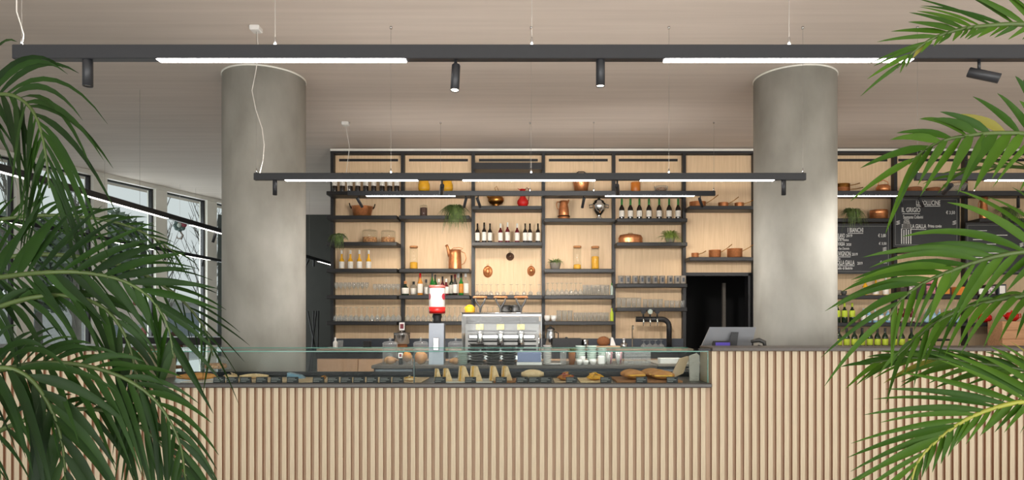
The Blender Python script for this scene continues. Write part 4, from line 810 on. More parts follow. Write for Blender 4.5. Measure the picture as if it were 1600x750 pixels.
bowls(907, 7.32, .056, 8, .022, M_celad, 'left'); bowls(924.5, 7.32, .056, 8, .022, M_celad, 'middle'); bowls(941, 7.32, .054, 7, .022, M_celad, 'right')
for px, dd, h, r, dz, lab in ((905.5, 7.06, .055, .032, 0, 'left white cup of the three before bowl stacks'), (915, 7.05, .05, .032, 0, 'right white cup of the three before bowl stacks'), (910, 7.14, .085, .032, 0, 'taller white cup behind two small ones'), (926.5, 7.08, .055, .040, 0, 'wide white cup before the middle bowl stack')):
    x, y, z = isp(px, dd); place(cup(h, r, M_white, False), 'cup', lab, 'cup', (x, y, z+dz))
place([('box_body', MB().bbox(-.037, .037, -.03, .03, 0, .095, .012).mesh('box_body', M_white), [])], 'sugar_box', 'white rounded box right of the white cups', 'box', isp(939.5, 7.08))
for i, px in enumerate((952, 967)):
    st = [('tub', MB().lathe([(.03, 0), (.034, .004), (.044, .125), (.04, .125), (0, .01)], 16).mesh('tub', M_gware), [])]
    for k in range(7):
        a = k*.9; st.append(('straw', MB().tube([(.018*math.cos(a), .018*math.sin(a), .012), (.030*math.cos(a), .030*math.sin(a), .135)], .006, 5).mesh('straw', M_pink if k % 3 == 0 else M_white), []))
    place(st, 'straw_tub', ('left' if i == 0 else 'right')+' clear tub of paper straws on the island', 'tub', isp(px, 7.07))
tk = tumbler(.036, .026, .8)
for c in range(6):
    for k in range(4):
        x, y, z = isp(978.5+6.9*c, 7.07); place(tk, 'espresso_glass', '%s espresso glass from bottom, %s stack from left of the six' % (ORD[k], ORD[c]), 'glass', (x, y, z+k*.0345), 0, 'stacked espresso glasses')
sk = thing('sink_unit', 'pale grey unit at the right end of the coffee island', 'cabinet', (0, 0, 0))
MB().bbox(ix1+.01, 1.80, 7.02, 7.7, 0, .97, .004).build('body', M_navy, sk); MB().bbox(ix1+.008, 1.82, 7.0, 7.72, .971, 1.0, .004).build('countertop', M_grey, sk); MB().bbox(ix1+.02, 1.6, 7.002, 7.019, .86, .94, .003).build('drawer_front', M_alu, sk)
o = MB().bbox(-.11, .11, -.07, .07, 0, .055, .004).build('box', M_white); o.location = (X(1046, 7.1), 7.1, 1.0006); tag(o, 'flat white box on the pale grey unit', 'box')
# ------------------------------------------------------------------ food in the display case
DZ = .8936
def cs(px, dd): return (X(px, dd), dd, DZ)
card = [('card', MB().prism([(0, 0), (.014, .056), (.018, .056), (.022, 0)], 'x', -.049, .049).mesh('card', M_slate), [])]
ln = MB()
for k, (a, b) in enumerate(((-.042, .02), (-.042, .036), (-.042, .008))):
    z0 = .046-.013*k; y0 = z0*.25-.0009; ln.box(a, b, y0, y0+.0006, z0-.003, z0)
card.append(('chalk_lines', ln.mesh('chalk_lines', mat('dull_chalk', (190, 190, 186), .9)), []))
CP = [341.5, 362, 383, 408, 431, 456.5, 497, 520, 540.5, 560.6, 581, 601.6, 621.6, 687.6, 735, 783, 816, 834.7, 853, 893, 947, 1002.8, 1050.6]
KNOWN = {'card': CP}
for i, px in enumerate(CP):
    place(card, 'price_card', ORD[i]+' black price card from the left inside the case' if i < len(CP)-1 else 'rightmost black price card inside the case', 'price card', cs(px, 5.985), 0, 'price cards')
def board(pa, pb, d0, d1, m, lab, h=.012, name='serving_board'):
    xa, xb = X(pa, 6.1), X(pb, 6.1); o = MB().bbox(0, xb-xa, 0, d1-d0, 0, h, .003).build(name, m); o.location = (xa, d0, DZ); tag(o, lab, 'board'); return h
board(286, 338, 6.05, 6.45, M_white, 'white tray under the long brown loaf', .008, 'tray')
board(345, 660, 6.05, 6.55, M_paper, 'long pale tray behind the left price cards', .008, 'tray')
board(684, 770, 6.03, 6.4, M_white, 'white tray under the left sandwiches', .008, 'tray')
board(772, 806, 6.03, 6.4, M_board, 'small wooden board under the right sandwiches')
board(808, 856, 6.2, 6.5, M_dkplate, 'dark tray under the wrapped ciabatta', .008, 'tray')
board(866, 900, 6.03, 6.45, M_paper, 'pale tray under the ham pastry', .008, 'tray')
board(906, 955, 6.03, 6.45, M_bread2, 'pale wooden board under the yellow pastry')
board(962, 1064, 6.03, 6.5, M_board, 'wide brown wooden board under the filled rolls', .02)
def loaf(L, r, m, seed, bend=0.):
    b = MB(); n = 10; rr = random.Random(seed); vs = []; K = 10
    for i in range(K+1):
        t = i/K; k = (math.sin(PI*min(max(t, .04), .96)))**.5; cx = (t-.5)*L
        for j in range(n):
            a = 2*PI*j/n; q = 1+.06*rr.random(); vs.append((cx, bend*math.sin(PI*t)+r*k*q*math.cos(a), max(0.0, r*.75+r*.75*k*q*math.sin(a))))
    fs = [(i*n+j, i*n+(j+1) % n, (i+1)*n+(j+1) % n, (i+1)*n+j) for i in range(K) for j in range(n)]+[tuple(range(n-1, -1, -1)), tuple(range(K*n, K*n+n))]
    return b.add(vs, fs, True)
def put(mb, name, m, lab, cat, loc, rz=0, grp=None, rx=0):
    o = mb.build(name, m); o.location = loc; o.rotation_euler = (rx, 0, rz); tag(o, lab, cat, grp); return o
x, y, z = cs(308, 6.2); put(loaf(.34, .045, M_bread, 1, .04), 'loaf', M_bread, 'long brown loaf at the left end of the case', 'bread', (x, y, z+.009), .25)
def sandwich(wd, h, dp):   # upright triangular sandwich half: two bread slabs and a filling, cut edge leaning
    tri = [(-wd/2, 0), (wd/2, 0), (-wd*.12, h), (-wd*.36, h)]
    return [('bread_slice', MB().prism(tri, 'y', 0, dp*.36).mesh('bread_slice', M_bread2), []), ('filling', MB().prism([(p[0]*1.06, p[1]*1.02) for p in tri], 'y', dp*.365, dp*.62).mesh('filling', M_cheese), []), ('bread_slice', MB().prism(tri, 'y', dp*.625, dp).mesh('bread_slice', M_bread2), [])]
for px, wd, h, hh, rz, lab in ((686.5, .05, .115, 0, .5, 'slim upright sandwich wedge, leftmost of the six'), (702, .07, .118, 0, .6, 'second sandwich wedge from left, pale with dark filling'), (729, .10, .140, 0, .7, 'large toasted yellow sandwich wedge behind a card'), (748, .10, .140, 0, .8, 'large sandwich wedge with yellow filling, right of pair'), (776, .085, .135, 0, .55, 'pale sandwich wedge on small board, left one'), (795, .085, .135, 0, .6, 'pale sandwich wedge on small board, right one')):
    x, y, z = cs(px, 6.12); place(sandwich(wd*.95, h*.95, .07), 'sandwich', lab, 'sandwich', (x, y, z+(.0126 if px > 772 else .0086)), rz, 'sandwich wedges')
x, y, z = cs(832, 6.33)
place([('crust', loaf(.21, .06, M_bread2, 4).mesh('crust', M_bread2), []), ('paper_wrap', MB().lathe([(.0462, -.06), (.047, -.059), (.047, .03), (.0462, .031)], 14, close=False).mesh('paper_wrap', M_paper), [])][:1], 'ciabatta', 'pale wrapped ciabatta roll in middle of the case', 'bread', (x, y, z+.0092))
def heap(px, dd, rx, ry, h, m, seed, n, big, lab, cat, name, zz, m2=None, pn='piece'):
    r = thing(name, lab, cat, (X(px, dd), dd, DZ+zz)); rr = random.Random(seed)
    MB().blob((0, 0, h*.3), (rx*.85, ry*.85, h*.3), 12, 6, .06, seed).build('pile_core', m, r)
    for k in range(n):
        a = rr.random()*6.28; q = rr.random()**.6; b = MB().blob((0, 0, 0), (big*(1+rr.random()), big*.5, big*.35), 7, 5, .12, k)
        o = b.build(pn, (m2 if m2 and k % 2 else m), r); o.location = (rx*q*math.cos(a)*.85, ry*q*math.sin(a)*.8, h*.3+h*.5*(1-q)+big*.35); o.rotation_euler = (rr.uniform(-.4, .4), rr.uniform(-.5, .5), rr.random()*3)
heap(884, 6.2, .085, .08, .085, M_bread, 3, 16, .02, 'open pastry heaped with cured ham', 'pastry', 'pastry', .0086, M_ham, 'ham_slice')
heap(929, 6.2, .085, .08, .075, M_cheese, 5, 18, .022, 'heap of bright yellow pasta pieces on pale board', 'pasta', 'pasta_heap', .0126, M_yellow, 'pasta_piece')
def roll(L, r, seed): return [('bun', loaf(L, r, M_bread, seed, .02).mesh('bun', M_bread), []), ('filling', MB().bbox(-L*.4, L*.4, -r*1.1, -r*.2, r*.55, r*.8, .004).mesh('filling', M_cheese), [])]
for i, (px, dd, rz, dz, lab) in enumerate(((986, 6.32, .25, .0, 'filled brown roll at back left of the wooden board'), (992, 6.18, .3, 0, 'filled brown roll at front left of the wooden board'), (1018, 6.43, -.1, .0, 'filled brown roll at back right of the wooden board'), (1027, 6.28, -.1, 0, 'filled brown roll, middle right of the wooden board'), (1036, 6.13, -.1, 0, 'filled brown roll at front right of the wooden board'))):
    x, y, z = cs(px, dd); place(roll(.20, .055, 20+i), 'filled_roll', lab, 'bread', (x, y, z+.0206), rz, 'filled rolls')
x, y, z = cs(397, 6.4); put(loaf(.26, .03, M_bread2, 8, .01), 'baguette', M_bread2, 'pale wrapped baguette behind the left price cards', 'bread', (x, y, z+.0086), .15)
heap(361, 6.4, .07, .06, .06, M_bread2, 8, 10, .018, 'small pile of pale pastries by the baguette', 'pastry', 'pastry_pile', .0086, M_paper, 'pastry_piece')
x, y, z = cs(462, 6.42); put(MB().prism([(-.07, 0), (.085, 0), (.05, .03), (-.065, .055)], 'y', -.04, .04), 'cheese_wedge', M_blueg, 'pale blue wrapped wedge behind the left price cards', 'cheese', (x, y, z+.0086))
heap(505, 6.3, .03, .05, .04, M_bread, 9, 5, .012, 'few small brown pastries near middle-left cards', 'pastry', 'pastry_pile', .0086, None, 'pastry_piece')
heap(640, 6.12, .055, .05, .055, M_bread2, 12, 9, .016, 'small pastries just left of the glass joint', 'pastry', 'pastry_pile', .0086, M_cheese, 'pastry_piece')
# glass dome cake stand, left inside end of the case
x, y, z = cs(337, 6.55)
place([('foot', MB().lathe([(.07, 0), (.07, .005), (.018, .02), (.016, .09), (.05, .10), (.165, .108), (.17, .118), (0, .118)], 24).mesh('foot', M_gware), []), ('dome', MB().lathe([(.155, .1185), (.16, .13), (.15, .18), (.11, .235), (.05, .26), (.012, .265), (.02, .285), (0, .29)], 24, close=False).mesh('dome', M_gware), []), ('cake', MB().lathe([(.12, .1185), (.125, .13), (.118, .17), (.05, .18), (0, .18)], 20).mesh('cake', M_biscuit), [])], 'cake_dome', 'glass domed cake stand at left end of the case', 'cake stand', (x, y, z), 0, None, .8)
# paper bags hanging at the right end of the case
x, y, z = cs(1080, 6.2)
o = MB().prism([(-.13, .04), (-.035, .235), (.04, .26), (.055, .25), (-.0, .10)], 'y', -.012, .012).build('paper_bag', M_paper); o.location = (x-.04, y+.15, z+.001-.0395); tag(o, 'folded kraft paper bag leaning at right end of case', 'paper bag')
o = MB().prism([(-.035, 0.0), (.05, .0), (.055, .23), (.03, .255), (-.04, .23)], 'y', -.01, .01).build('newspaper', M_news); o.location = (x+.025, y+.02, z+.001); tag(o, 'folded printed paper standing right of the kraft bag', 'paper')
# ------------------------------------------------------------------ till on the work counter
mon = thing('monitor', 'silver monitor seen from behind on the tall bar', 'monitor', (X(1139, 6.6), 6.66, .961))
sc = 6.6/F; zt2 = Z(511, 6.6)-.961; zb = Z(543, 6.6)-.961
MB().add([(-.255, -.0, zb), (.235, .0, zb), (.26+.0, -.07, zt2), (-.185, -.07, zt2), (-.255, .025, zb), (.235, .025, zb), (.26, -.05, zt2), (-.185, -.05, zt2)], [(0, 1, 2, 3), (7, 6, 5, 4), (0, 4, 5, 1), (1, 5, 6, 2), (2, 6, 7, 3), (3, 7, 4, 0)]).build('back_shell', mat('pale_aluminium', (186, 190, 196), .4, .4, .03), mon)
MB().prism([(-.03, zb-.05), (.06, zb-.05), (.085, zb+.15), (.02, zb+.15)], 'y', -.085, -.071).build('stand_arm', M_black, mon); MB().bbox(-.12, .12, -.14, .06, 0, .012, .004).build('stand_foot', M_black, mon); MB().box(-.02, .02, -.07, -.05, .0125, zb+.02).build('stand_neck', M_black, mon)
place([('device_body', MB().prism([(-.06, 0), (.05, 0), (.05, .25), (.03, .275)], 'x', -.09, .09).mesh('device_body', M_black), []), ('display', MB().prism([(-.0325, .09), (-.0625, .02), (-.064, .02), (-.034, .09)], 'x', -.06, .06).mesh('display_low', M_black), []), ('display', MB().bbox(-.068, .068, -.06, -.052, .20, .258, .002).mesh('display', M_purple), [])][0:1]+[('display', MB().add([(-.068, .0185, .262), (.068, .0185, .262), (.068, -.006, .165), (-.068, -.006, .165)], [(0, 3, 2, 1)]).mesh('display', M_purple), [])], 'card_terminal', 'small device with violet display in front of the monitor', 'card terminal', (X(1130, 6.41), 6.41, .961), 0, None, (1, 1, 1.06))
o = thing('barcode_scanner', 'grey handheld scanner lying right of the monitor', 'scanner', (X(1186, 6.45), 6.45, .961))
MB().tube([(0, 0, .0), (0, 0, .22), (.01, 0, .25)], [.05, .03, .02], 8).build('stand', M_dkplate, o); MB().tube([(-.075, 0, .285), (.0, 0, .30), (.045, -.01, .28), (.05, -.02, .22)], [.014, .022, .02, .014], 8).build('scanner_head', M_dkplate, o)
# ------------------------------------------------------------------ inside the dark doorway
ch = thing('bar_stool', 'dark curved-back stool inside the dark doorway', 'stool', (X(1150, 12.6), 12.6, 0))
for s in (-1, 1):
    for q in (-1, 1): MB().tube([(s*.20, q*.18, 0), (s*.15, q*.14, .86)], .012, 6).build('leg', M_steel, ch)
MB().lathe([(.2, .861), (.21, .88), (.2, .91), (0, .915)], 18).build('seat', M_dkplate, ch)
MB().tube([(.2*math.cos(a), .2*math.sin(a), 1.12+.03*math.sin(a)) for a in [PI*k/8 for k in range(9)]], .03, 8).build('backrest', M_dkplate, ch)
for a in (.4, PI/2, PI-.4): MB().tube([(.17*math.cos(a), .17*math.sin(a), .9), (.2*math.cos(a), .2*math.sin(a), 1.12)], .01, 6).build('back_rod', M_steel, ch)
# ------------------------------------------------------------------ background left: rack, high table, ornaments
rk = thing('coat_rack', 'black crossed-pole coat rack before the dark far wall', 'coat rack', (X(489, 15.8), 15.8, 0))
for a, b in (((-.16, .1), (.10, -.05)), ((.02, -.15), (-.02, .12)), ((.18, .08), (-.12, 0)), ((.05, .15), (.16, -.1))):
    MB().tube([(a[0], a[1], 0), (b[0], b[1], 1.66)], .018, 6).build('pole', M_black, rk)
MB().bbox(-.3, .3, -.22, .22, 0, .02, .004).build('base_plate', M_grey, rk) if False else None
ht = thing('high_table', 'long high table with thick black top before the windows', 'table', (X(262, 9.2), 9.2, 0))
tw = 95*9.2/F
MB().bbox(-tw, tw, -.05, .55, 1.115, 1.217, .006).build('tabletop', M_black, ht)
for s in (-1, 0, 1):
    for y in (0.03, .46): MB().bbox(s*(tw-.08)-.03, s*(tw-.08)+.03, y, y+.06, 0, 1.114, .004).build('leg', M_white, ht)
place([('seat', MB().lathe([(.18, .72), (.2, .74), (.19, .76), (0, .765)], 18).mesh('seat', M_wood), []), ('backrest', MB().blob((0, .2, 1.14), (.14, .03, .16), 14, 8).mesh('backrest', mat('dark_brown_wood', (72, 44, 32), .5)), [])]+[('leg', MB().tube([(a*.2, b*.2, 0), (a*.12, b*.12, .72)], .014, 6).mesh('leg', M_black), []) for a in (-1, 1) for b in (-1, 1)]+[('back_post', MB().tube([(0, .15, .74), (0, .21, 1.0)], .014, 6).mesh('back_post', M_black), [])], 'bar_stool', 'brown round-backed stool behind the high table', 'stool', (X(271, 10.4), 10.3, 0))
place([('glass_body', MB().lathe([(.035, 0), (.04, .06), (.028, .12), (.02, .13), (0, .13)], 14).mesh('glass_body', mat('pink_candle', (176, 120, 116), .4)), [])], 'candle', 'pinkish candle on the black high table', 'candle', (X(217.5, 9.3), 9.4, 1.2176))
orn = thing('window_ornament', 'red and green ornament hanging before the left windows', 'ornament', tuple(P(281, 352, 13.6)))
MB().tube([(0, 0, .05), (0, 0, CEIL-orn.location.z-.005)], .002, 4).build('hanging_thread', M_wire, orn)
for k in range(8):
    a = 2*PI*k/8; o = MB().blob((.085*math.cos(a), 0, -.0+.085*math.sin(a)), (.055, .03, .045), 8, 5, .1, k).build('petal', (mat('dull_teal', (74, 96, 92), .6), mat('dull_crimson', (140, 60, 74), .6))[k in (0, 1, 2)], orn)
MB().blob((0, -.02, 0), (.05, .03, .05), 8, 5).build('flower_centre', M_celad, orn)
MB().tube([(.0, 0, -.12), (.06, 0, -.20), (.03, 0, -.27), (-.05, 0, -.26), (-.06, 0, -.2)], [.012, .02, .02, .016, .004], 7).build('curled_tail', M_grey, orn)
pf = thing('poster', 'pale poster with small drawings beside left windows', 'poster', tuple(P(152, 508, 11.2)))
Rz = math.atan2(U.y, U.x); pf.rotation_euler = (0, 0, Rz); pp = wp(t_of_d(12.95), .16, 1.36); pf.location = pp
MB().bbox(-.42, .42, -.012, .0, 0, .9, .004).build('sheet', M_white, pf)
for k in range(4): MB().blob((-.25+.17*k, -.013, .3+.12*(k % 2)), (.06, .002, .05), 8, 4, .2, k).build('drawing', mat('faded_print', (140, 100, 90), .7, 0, .5, 30), pf)
# ------------------------------------------------------------------ outside the windows
mb = MB(); mb.box(-60, -13.2, -20, 90, -.12, -.05); struct('ground_outside', mb, mat('pale_paving', (190, 188, 184), .8))
bl = thing('building', 'low pale building beyond the left windows', 'building', (-22, 34, 0))
MB().box(-14, 14, 0, 8, -.05, 2.3).build('wall', mat('pale_render', (206, 206, 204), .8), bl); MB().box(-14.2, 14.2, -.2, 8.2, 2.3, 2.5).build('roof', M_frame, bl)
for k in range(6): MB().box(-12+4*k, -10.4+4*k, -.03, -.001, .6, 1.8).build('window', mat('grey_blue_window', (150, 160, 168), .2), bl)
def bare_tree(loc, h, seed, label):
    r = thing('bare_tree', label, 'tree', loc); rr = random.Random(seed); tr = MB(); br = MB()
    tr.tube([(0, 0, -.05), (.05, 0, h*.4), (0, .05, h*.7), (0, 0, h)], [.16, .11, .06, .01], 7); tr.build('trunk', M_bark, r)
    for k in range(46):
        z = h*(.18+.75*k/46); a = rr.random()*6.28; l = h*.30*(1.05-z/h*.7)*(.6+.6*rr.random()); d_ = Vector((math.cos(a)*.45, math.sin(a)*.45, .85)).normalized()
        p0 = Vector((0.02, .02, z)); p1 = p0+d_*l*.5; p2 = p0+d_*l+Vector((0, 0, l*.15)); br.tube([p0, p1, p2], [.035, .022, .006], 4, False)
        for q in range(3):
            e = Vector((rr.uniform(-1, 1), rr.uniform(-1, 1), 1.2)).normalized(); pb = p0+d_*l*(.35+.22*q); br.tube([pb, pb+e*l*.35], [.014, .004], 3, False)
    o = br.build('branches', M_bark, r, 'stuff')
M_bark = mat('grey_bark', (120, 116, 108), .9, 0, .2, 6)
def off(px, dd): return (X(px, dd), dd, -.05)
bare_tree(off(331, 30), 9.5, 3, 'tall bare poplar beyond the window nearest the column'); bare_tree(off(316, 32), 8.5, 4, 'slimmer bare poplar left of the tall one'); bare_tree(off(252, 26), 6.2, 5, 'bare tree beyond the window with the hanging ornament'); bare_tree(off(118, 21), 5.5, 6, 'bare tree beyond the far left window'); bare_tree(off(20, 17), 7, 16, 'bare tree at the far left behind palm')
def ever(loc, h, rad, seed, label):
    r = thing('evergreen_tree', label, 'tree', loc); rr = random.Random(seed); MB().tube([(0, 0, -.05), (0, 0, h*.6)], [.16, .08], 7).build('trunk', M_bark, r); lf = MB()
    for k in range(1500):
        u = Vector((rr.gauss(0, 1), rr.gauss(0, 1), rr.gauss(0, 1))).normalized()*(rr.random()**.4); p = Vector((u.x*rad, u.y*rad, h*.66+u.z*h*.34)); a = Vector((rr.uniform(-1, 1), rr.uniform(-1, 1), rr.uniform(-1, 1)))*.2; b = Vector((rr.uniform(-1, 1), rr.uniform(-1, 1), rr.uniform(-1, 1)))*.2
        lf.add([p-a, p+b, p+a, p-b], [(0, 1, 2, 3)])
    lf.build('foliage', mat('grey_green_foliage', (116, 128, 112), .8, 0, .3, 3), r, 'stuff')
ever(off(165, 31), 6.6, 2.0, 3, 'leafy evergreen tree beyond the left windows'); ever(off(60, 25), 5.5, 2.2, 8, 'second evergreen tree farther left beyond the windows')
# ------------------------------------------------------------------ foreground palms
def leafmat(name, cols, trans=.25):
    m = bpy.data.materials.new(name); m.use_nodes = True; n = m.node_tree.nodes; k = m.node_tree.links; b = n['Principled BSDF']
    oi = n.new('ShaderNodeObjectInfo'); tc_ = n.new('ShaderNodeTexCoord'); nz = n.new('ShaderNodeTexNoise'); nz.inputs['Scale'].default_value = 7; ad = n.new('ShaderNodeMath'); ad.operation = 'MULTIPLY_ADD'; ad.inputs[1].default_value = .55
    sb = n.new('ShaderNodeMath'); sb.operation = 'MULTIPLY'; sb.inputs[1].default_value = .45
    r = n.new('ShaderNodeValToRGB'); k.new(tc_.outputs['Object'], nz.inputs[0]); k.new(oi.outputs['Random'], sb.inputs[0]); k.new(nz.outputs[0], ad.inputs[0]); k.new(sb.outputs[0], ad.inputs[2]); k.new(ad.outputs[0], r.inputs[0])
    e = r.color_ramp.elements; e[0].position = .2; e[0].color = (*lin(cols[0]), 1); e[1].position = .75; e[1].color = (*lin(cols[1]), 1)
    b.inputs['Roughness'].default_value = .5; b.inputs['Specular IOR Level'].default_value = .22; k.new(r.outputs[0], b.inputs['Base Color'])
    tl = n.new('ShaderNodeBsdfTranslucent'); k.new(r.outputs[0], tl.inputs[0]); mx = n.new('ShaderNodeMixShader'); mx.inputs[0].default_value = trans
    k.new(b.outputs[0], mx.inputs[1]); k.new(tl.outputs[0], mx.inputs[2]); k.new(mx.outputs[0], n['Material Output'].inputs[0]); return m
M_palmL = leafmat('deep_green_backlit_palm_leaf', ((14, 33, 9), (40, 70, 20)))  # deeper green, with the shade of backlit leaves put into the colour
M_palmR = leafmat('fresh_green_palm_leaf', ((30, 64, 9), (70, 104, 20)))
M_palmY = leafmat('yellowing_palm_leaf', ((112, 112, 38), (136, 126, 58)))
M_rach = mat('green_leaf_stalk', (70, 88, 40), .5, 0, .2, 10); M_rachY = mat('yellow_leaf_stalk', (146, 148, 56), .5, 0, .2, 10)
def cat(pts, n):
    P_ = [pts[0]*2-pts[1]]+pts+[pts[-1]*2-pts[-2]]; out = []
    for i in range(1, len(P_)-2):
        a, b, c, d_ = P_[i-1:i+3]
        for k in range(n):
            t = k/n; out.append(.5*((2*b)+(c-a)*t+(2*a-5*b+4*c-d_)*t*t+(3*b-a-3*c+d_)*t**3))
    return out+[pts[-1]]
def leaflet(base, d0, N, L, wd, droop, rr, tw):
    K = 8; pts = []; 
    for k in range(K+1):
        t = k/K; pts.append(base+d0*L*t*(1-.12*t*droop)+Vector((0, 0, -droop*L*t*t)))
    vs = []; fs = []
    for k, p in enumerate(pts):
        t = k/K; tg = (pts[min(k+1, K)]-pts[max(k-1, 0)]).normalized(); ac = tg.cross(N)
        if ac.length < .15: ac = tg.cross(Vector((0, -1, .2)))
        ac.normalize(); up = ac.cross(tg).normalized(); c, s = math.cos(tw), math.sin(tw); ac = ac*c+up*s; up = ac.cross(tg)
        ww = wd*.5*(min(1, .35+t*3.2) if t < .25 else 1)*(1-max(0, t-.35)/.65)**.75+.0004
        vs += [p+ac*ww+up*ww*.28, p, p-ac*ww+up*ww*.28]
    for k in range(K):
        for j in (0, 1): a = 3*k+j; fs.append((a, a+1, a+4, a+3))
    return vs, fs
def frond(root, inv, pix, n, L, ang, roll, droop, wd, lm, rm, seed, sides=(1, 1), t0=.12, single=True, lift=.12, tipL=.55, baseL=.75, tail=None):
    rr = random.Random(seed); pts = [P(*q) for q in pix]
    cv = cat(pts, 12)
    base_pts = ([tail] if tail is not None else [])
    full = cat([*base_pts, *pts], 8)
    m = len(full); fr = MB().tube(full, [.011*(1-.85*i/(m-1))+.0012 for i in range(m)], 6).build('frond', rm, root); fr.data.transform(inv)
    # arc length
    cum = [0]
    for i in range(1, len(cv)): cum.append(cum[-1]+(cv[i]-cv[i-1]).length)
    joined = MB()
    for i in range(n):
        for side in (1, -1):
            sl = sides[0] if side == 1 else sides[1]
            if sl <= 0: continue
            u = t0+(1-t0)*(i+.5*(side > 0)+rr.uniform(-.15, .15))/n; u = min(max(u, 0), .995); s = u*cum[-1]; j = max(k for k in range(len(cum)) if cum[k] <= s); j = min(j, len(cv)-2)
            f = (s-cum[j])/max(1e-6, cum[j+1]-cum[j]); b = cv[j].lerp(cv[j+1], f); T = (cv[min(j+2, len(cv)-1)]-cv[max(j-1, 0)]).normalized()
            N = Vector((0, -1, .0)); N = (N-T*N.dot(T)).normalized(); N = Matrix.Rotation(math.radians(roll), 3, T) @ N; S = T.cross(N)
            a = math.radians(ang[0]+(ang[1]-ang[0])*u+rr.uniform(-3.5, 3.5))
            d0 = (T*math.cos(a)+S*side*math.sin(a)+N*(lift+rr.uniform(-.12, .12))).normalized()
            l = L*sl*((baseL+(1-baseL)*min(1, u/.3)) if u < .3 else 1-(1-tipL)*((u-.3)/.7)**1.4)*rr.uniform(.88, 1.1)
            v, q = leaflet(b, d0, N, l, wd*rr.uniform(.8, 1.15)*(1 if u < .8 else .8), droop*rr.uniform(.75, 1.3), rr, rr.uniform(-.45, .45))
            if single:
                o = MB().add([x-b for x in v], q, True).build('leaflet', M_palmY if lm is M_palmR and rr.random() < .007 else lm, fr); o.location = inv @ b
            else: joined.add([inv @ x for x in v], q, True)
    if not single: joined.build('leaflets', lm, fr, 'stuff')
    return fr
def palm(label, px, d, fronds, lm, rm):
    loc = Vector((X(px, d), d, 0)); root = thing('potted_palm', label, 'plant', loc); inv = Matrix.Translation(-loc)
    MB().lathe([(.18, 0), (.2, .01), (.26, .42), (.27, .45), (.24, .45), (.23, .40), (0, .39)], 24).build('pot', M_dkplate, root)
    MB().lathe([(.229, .401), (.15, .415), (0, .42)], 18).build('soil', M_coffee, root)
    rr = random.Random(px)
    for k, f in enumerate(fronds):
        kw = dict(f); pix = kw.pop('pix'); a = rr.random()*6.28
        p0 = loc+Vector((.09*math.cos(a), .09*math.sin(a), .405)); kw.setdefault('rm', rm)
        frond(root, inv, pix, lm=lm, tail=p0, seed=k+px, **kw)
    return root
LF = [
 dict(pix=[(-110, 230, 2.5), (-50, 166, 2.45), (0, 148, 2.4), (34, 156, 2.35), (58, 186, 2.3), (71, 238, 2.28), (77, 294, 2.28)], n=20, L=.60, ang=(38, 22), roll=-10, droop=.56, wd=.019, sides=(.62, .95)),
 dict(pix=[(-110, 470, 2.4), (-50, 442, 2.3), (10, 432, 2.25), (70, 426, 2.2), (130, 426, 2.2), (190, 438, 2.2), (235, 466, 2.2), (262, 510, 2.2), (272, 560, 2.2)], n=24, L=.40, ang=(48, 26), roll=6, droop=.14, wd=.026, sides=(.7, 1.0)),
 dict(pix=[(-100, 620, 2.3), (-40, 592, 2.2), (20, 574, 2.15), (80, 567, 2.1), (140, 573, 2.1), (200, 594, 2.1), (248, 632, 2.1), (280, 690, 2.1), (290, 750, 2.12)], n=24, L=.36, ang=(44, 26), roll=-24, droop=.42, wd=.021, sides=(.9, .8)),
 dict(pix=[(-110, 440, 2.7), (-30, 410, 2.7), (50, 398, 2.7), (130, 402, 2.7), (205, 420, 2.7), (258, 448, 2.7), (293, 478, 2.72), (320, 515, 2.75), (333, 556, 2.78)], n=20, L=.38, ang=(46, 24), roll=14, droop=.22, wd=.012, sides=(.7, 1.05)),
 dict(pix=[(-110, 560, 2.3), (-40, 500, 2.25), (30, 470, 2.2), (100, 462, 2.2), (160, 480, 2.2), (198, 530, 2.2), (214, 600, 2.2), (218, 660, 2.2)], n=20, L=.33, ang=(38, 22), roll=-30, droop=.6, wd=.020, sides=(.9, .7)),
 dict(pix=[(-110, 690, 2.1), (-50, 600, 2.05), (0, 575, 2.0), (45, 590, 2.0), (80, 640, 2.0), (98, 700, 2.0), (104, 780, 2.02)], n=16, L=.36, ang=(44, 24), roll=-25, droop=.5, wd=.030, sides=(1, .9)),
 dict(pix=[(-110, 380, 2.8), (-40, 352, 2.8), (40, 338, 2.8), (120, 338, 2.8), (190, 350, 2.8), (240, 372, 2.8), (280, 400, 2.8)], n=18, L=.26, ang=(40, 22), roll=25, droop=.2, wd=.013, sides=(.8, .9), single=False),
 dict(pix=[(-110, 760, 2.3), (-30, 690, 2.25), (60, 650, 2.2), (150, 640, 2.2), (220, 668, 2.2), (270, 715, 2.2), (300, 770, 2.2)], n=18, L=.32, ang=(44, 26), roll=-20, droop=.5, wd=.02, sides=(.9, .7), single=False),
# dict(pix=[(-110, 170, 2.6), (-70, 120, 2.6), (-30, 112, 2.55), (-5, 150, 2.5), (5, 210, 2.5)], n=12, L=.28, ang=(46, 24), roll=20, droop=.5, wd=.022, sides=(.9, .9), single=False),
]
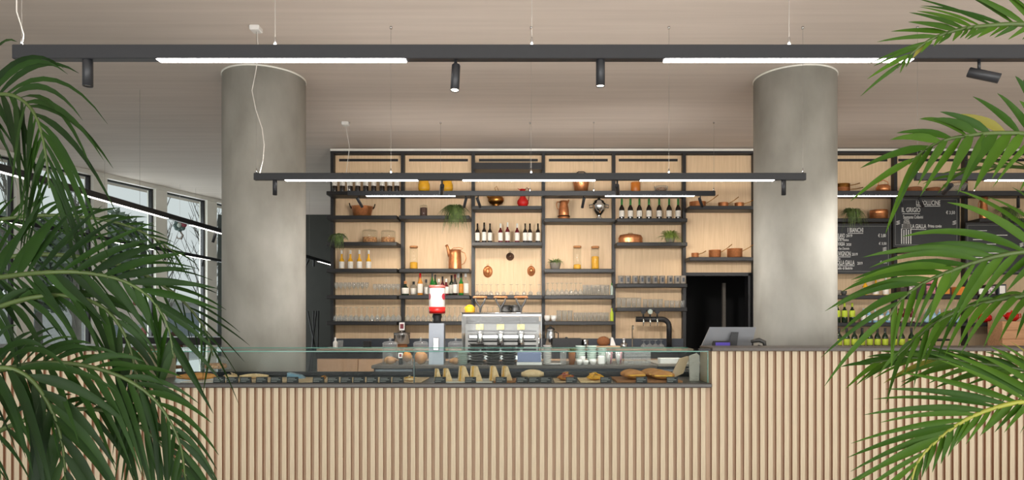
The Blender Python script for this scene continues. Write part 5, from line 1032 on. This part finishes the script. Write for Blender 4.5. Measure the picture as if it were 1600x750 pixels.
RF = [
 dict(pix=[(1740, 70, 2.3), (1670, 45, 2.28), (1600, 38, 2.25), (1545, 40, 2.25), (1500, 46, 2.22), (1460, 59, 2.2), (1428, 80, 2.2), (1402, 106, 2.2)], n=20, L=.34, ang=(34, 15), roll=-6, droop=.10, wd=.017, sides=(1.0, .28), tipL=.45),
 dict(pix=[(1760, 300, 2.3), (1680, 235, 2.25), (1615, 212, 2.2), (1565, 208, 2.18), (1520, 211, 2.15), (1480, 218, 2.12), (1448, 232, 2.1), (1420, 256, 2.1)], n=16, L=.30, ang=(62, 16), roll=6, droop=.20, wd=.032, sides=(.75, .8), tipL=1.0),
 dict(pix=[(1780, 470, 2.2), (1700, 415, 2.15), (1625, 394, 2.1), (1560, 400, 2.1), (1500, 418, 2.08), (1445, 441, 2.05), (1408, 468, 2.02), (1386, 500, 2.0)], n=19, L=.45, ang=(34, 22), roll=6, droop=.24, wd=.025, sides=(1.1, .55), tipL=.55),
 dict(pix=[(1780, 480, 2.4), (1690, 452, 2.35), (1600, 462, 2.3), (1540, 473, 2.3), (1482, 493, 2.28), (1436, 525, 2.25), (1402, 556, 2.25)], n=18, L=.28, ang=(26, 14), roll=35, droop=.5, wd=.020, sides=(.5, .8)),
 dict(pix=[(1780, 660, 2.2), (1690, 630, 2.15), (1610, 627, 2.1), (1555, 637, 2.1), (1505, 658, 2.1), (1462, 690, 2.1), (1432, 726, 2.1), (1420, 775, 2.1)], n=26, L=.42, ang=(36, 20), roll=4, droop=.12, wd=.019, sides=(1.1, .35), rm=M_rachY, tipL=.5),
 dict(pix=[(1780, 640, 2.5), (1690, 600, 2.45), (1620, 582, 2.4), (1540, 569, 2.4), (1470, 561, 2.4), (1410, 560, 2.38), (1360, 568, 2.35)], n=22, L=.30, ang=(22, 10), roll=15, droop=.16, wd=.018, sides=(.8, 1.0)),
 dict(pix=[(1760, 380, 2.2), (1700, 290, 2.2), (1650, 220, 2.2), (1615, 165, 2.2), (1600, 125, 2.2)], n=8, L=.22, ang=(40, 16), roll=25, droop=.1, wd=.034, sides=(.8, .8), single=False),
 dict(pix=[(1780, 360, 2.4), (1700, 300, 2.4), (1630, 268, 2.4), (1570, 260, 2.4), (1520, 264, 2.4), (1480, 278, 2.4)], n=12, L=.22, ang=(24, 12), roll=40, droop=.16, wd=.011, sides=(.8, .8), single=False),
]
palm('tall dark green backlit potted palm in the left foreground', -330, 2.35, LF, M_palmL, M_rach)
palm('fresh green potted palm in the right foreground', 1960, 2.2, RF, M_palmR, M_rach)
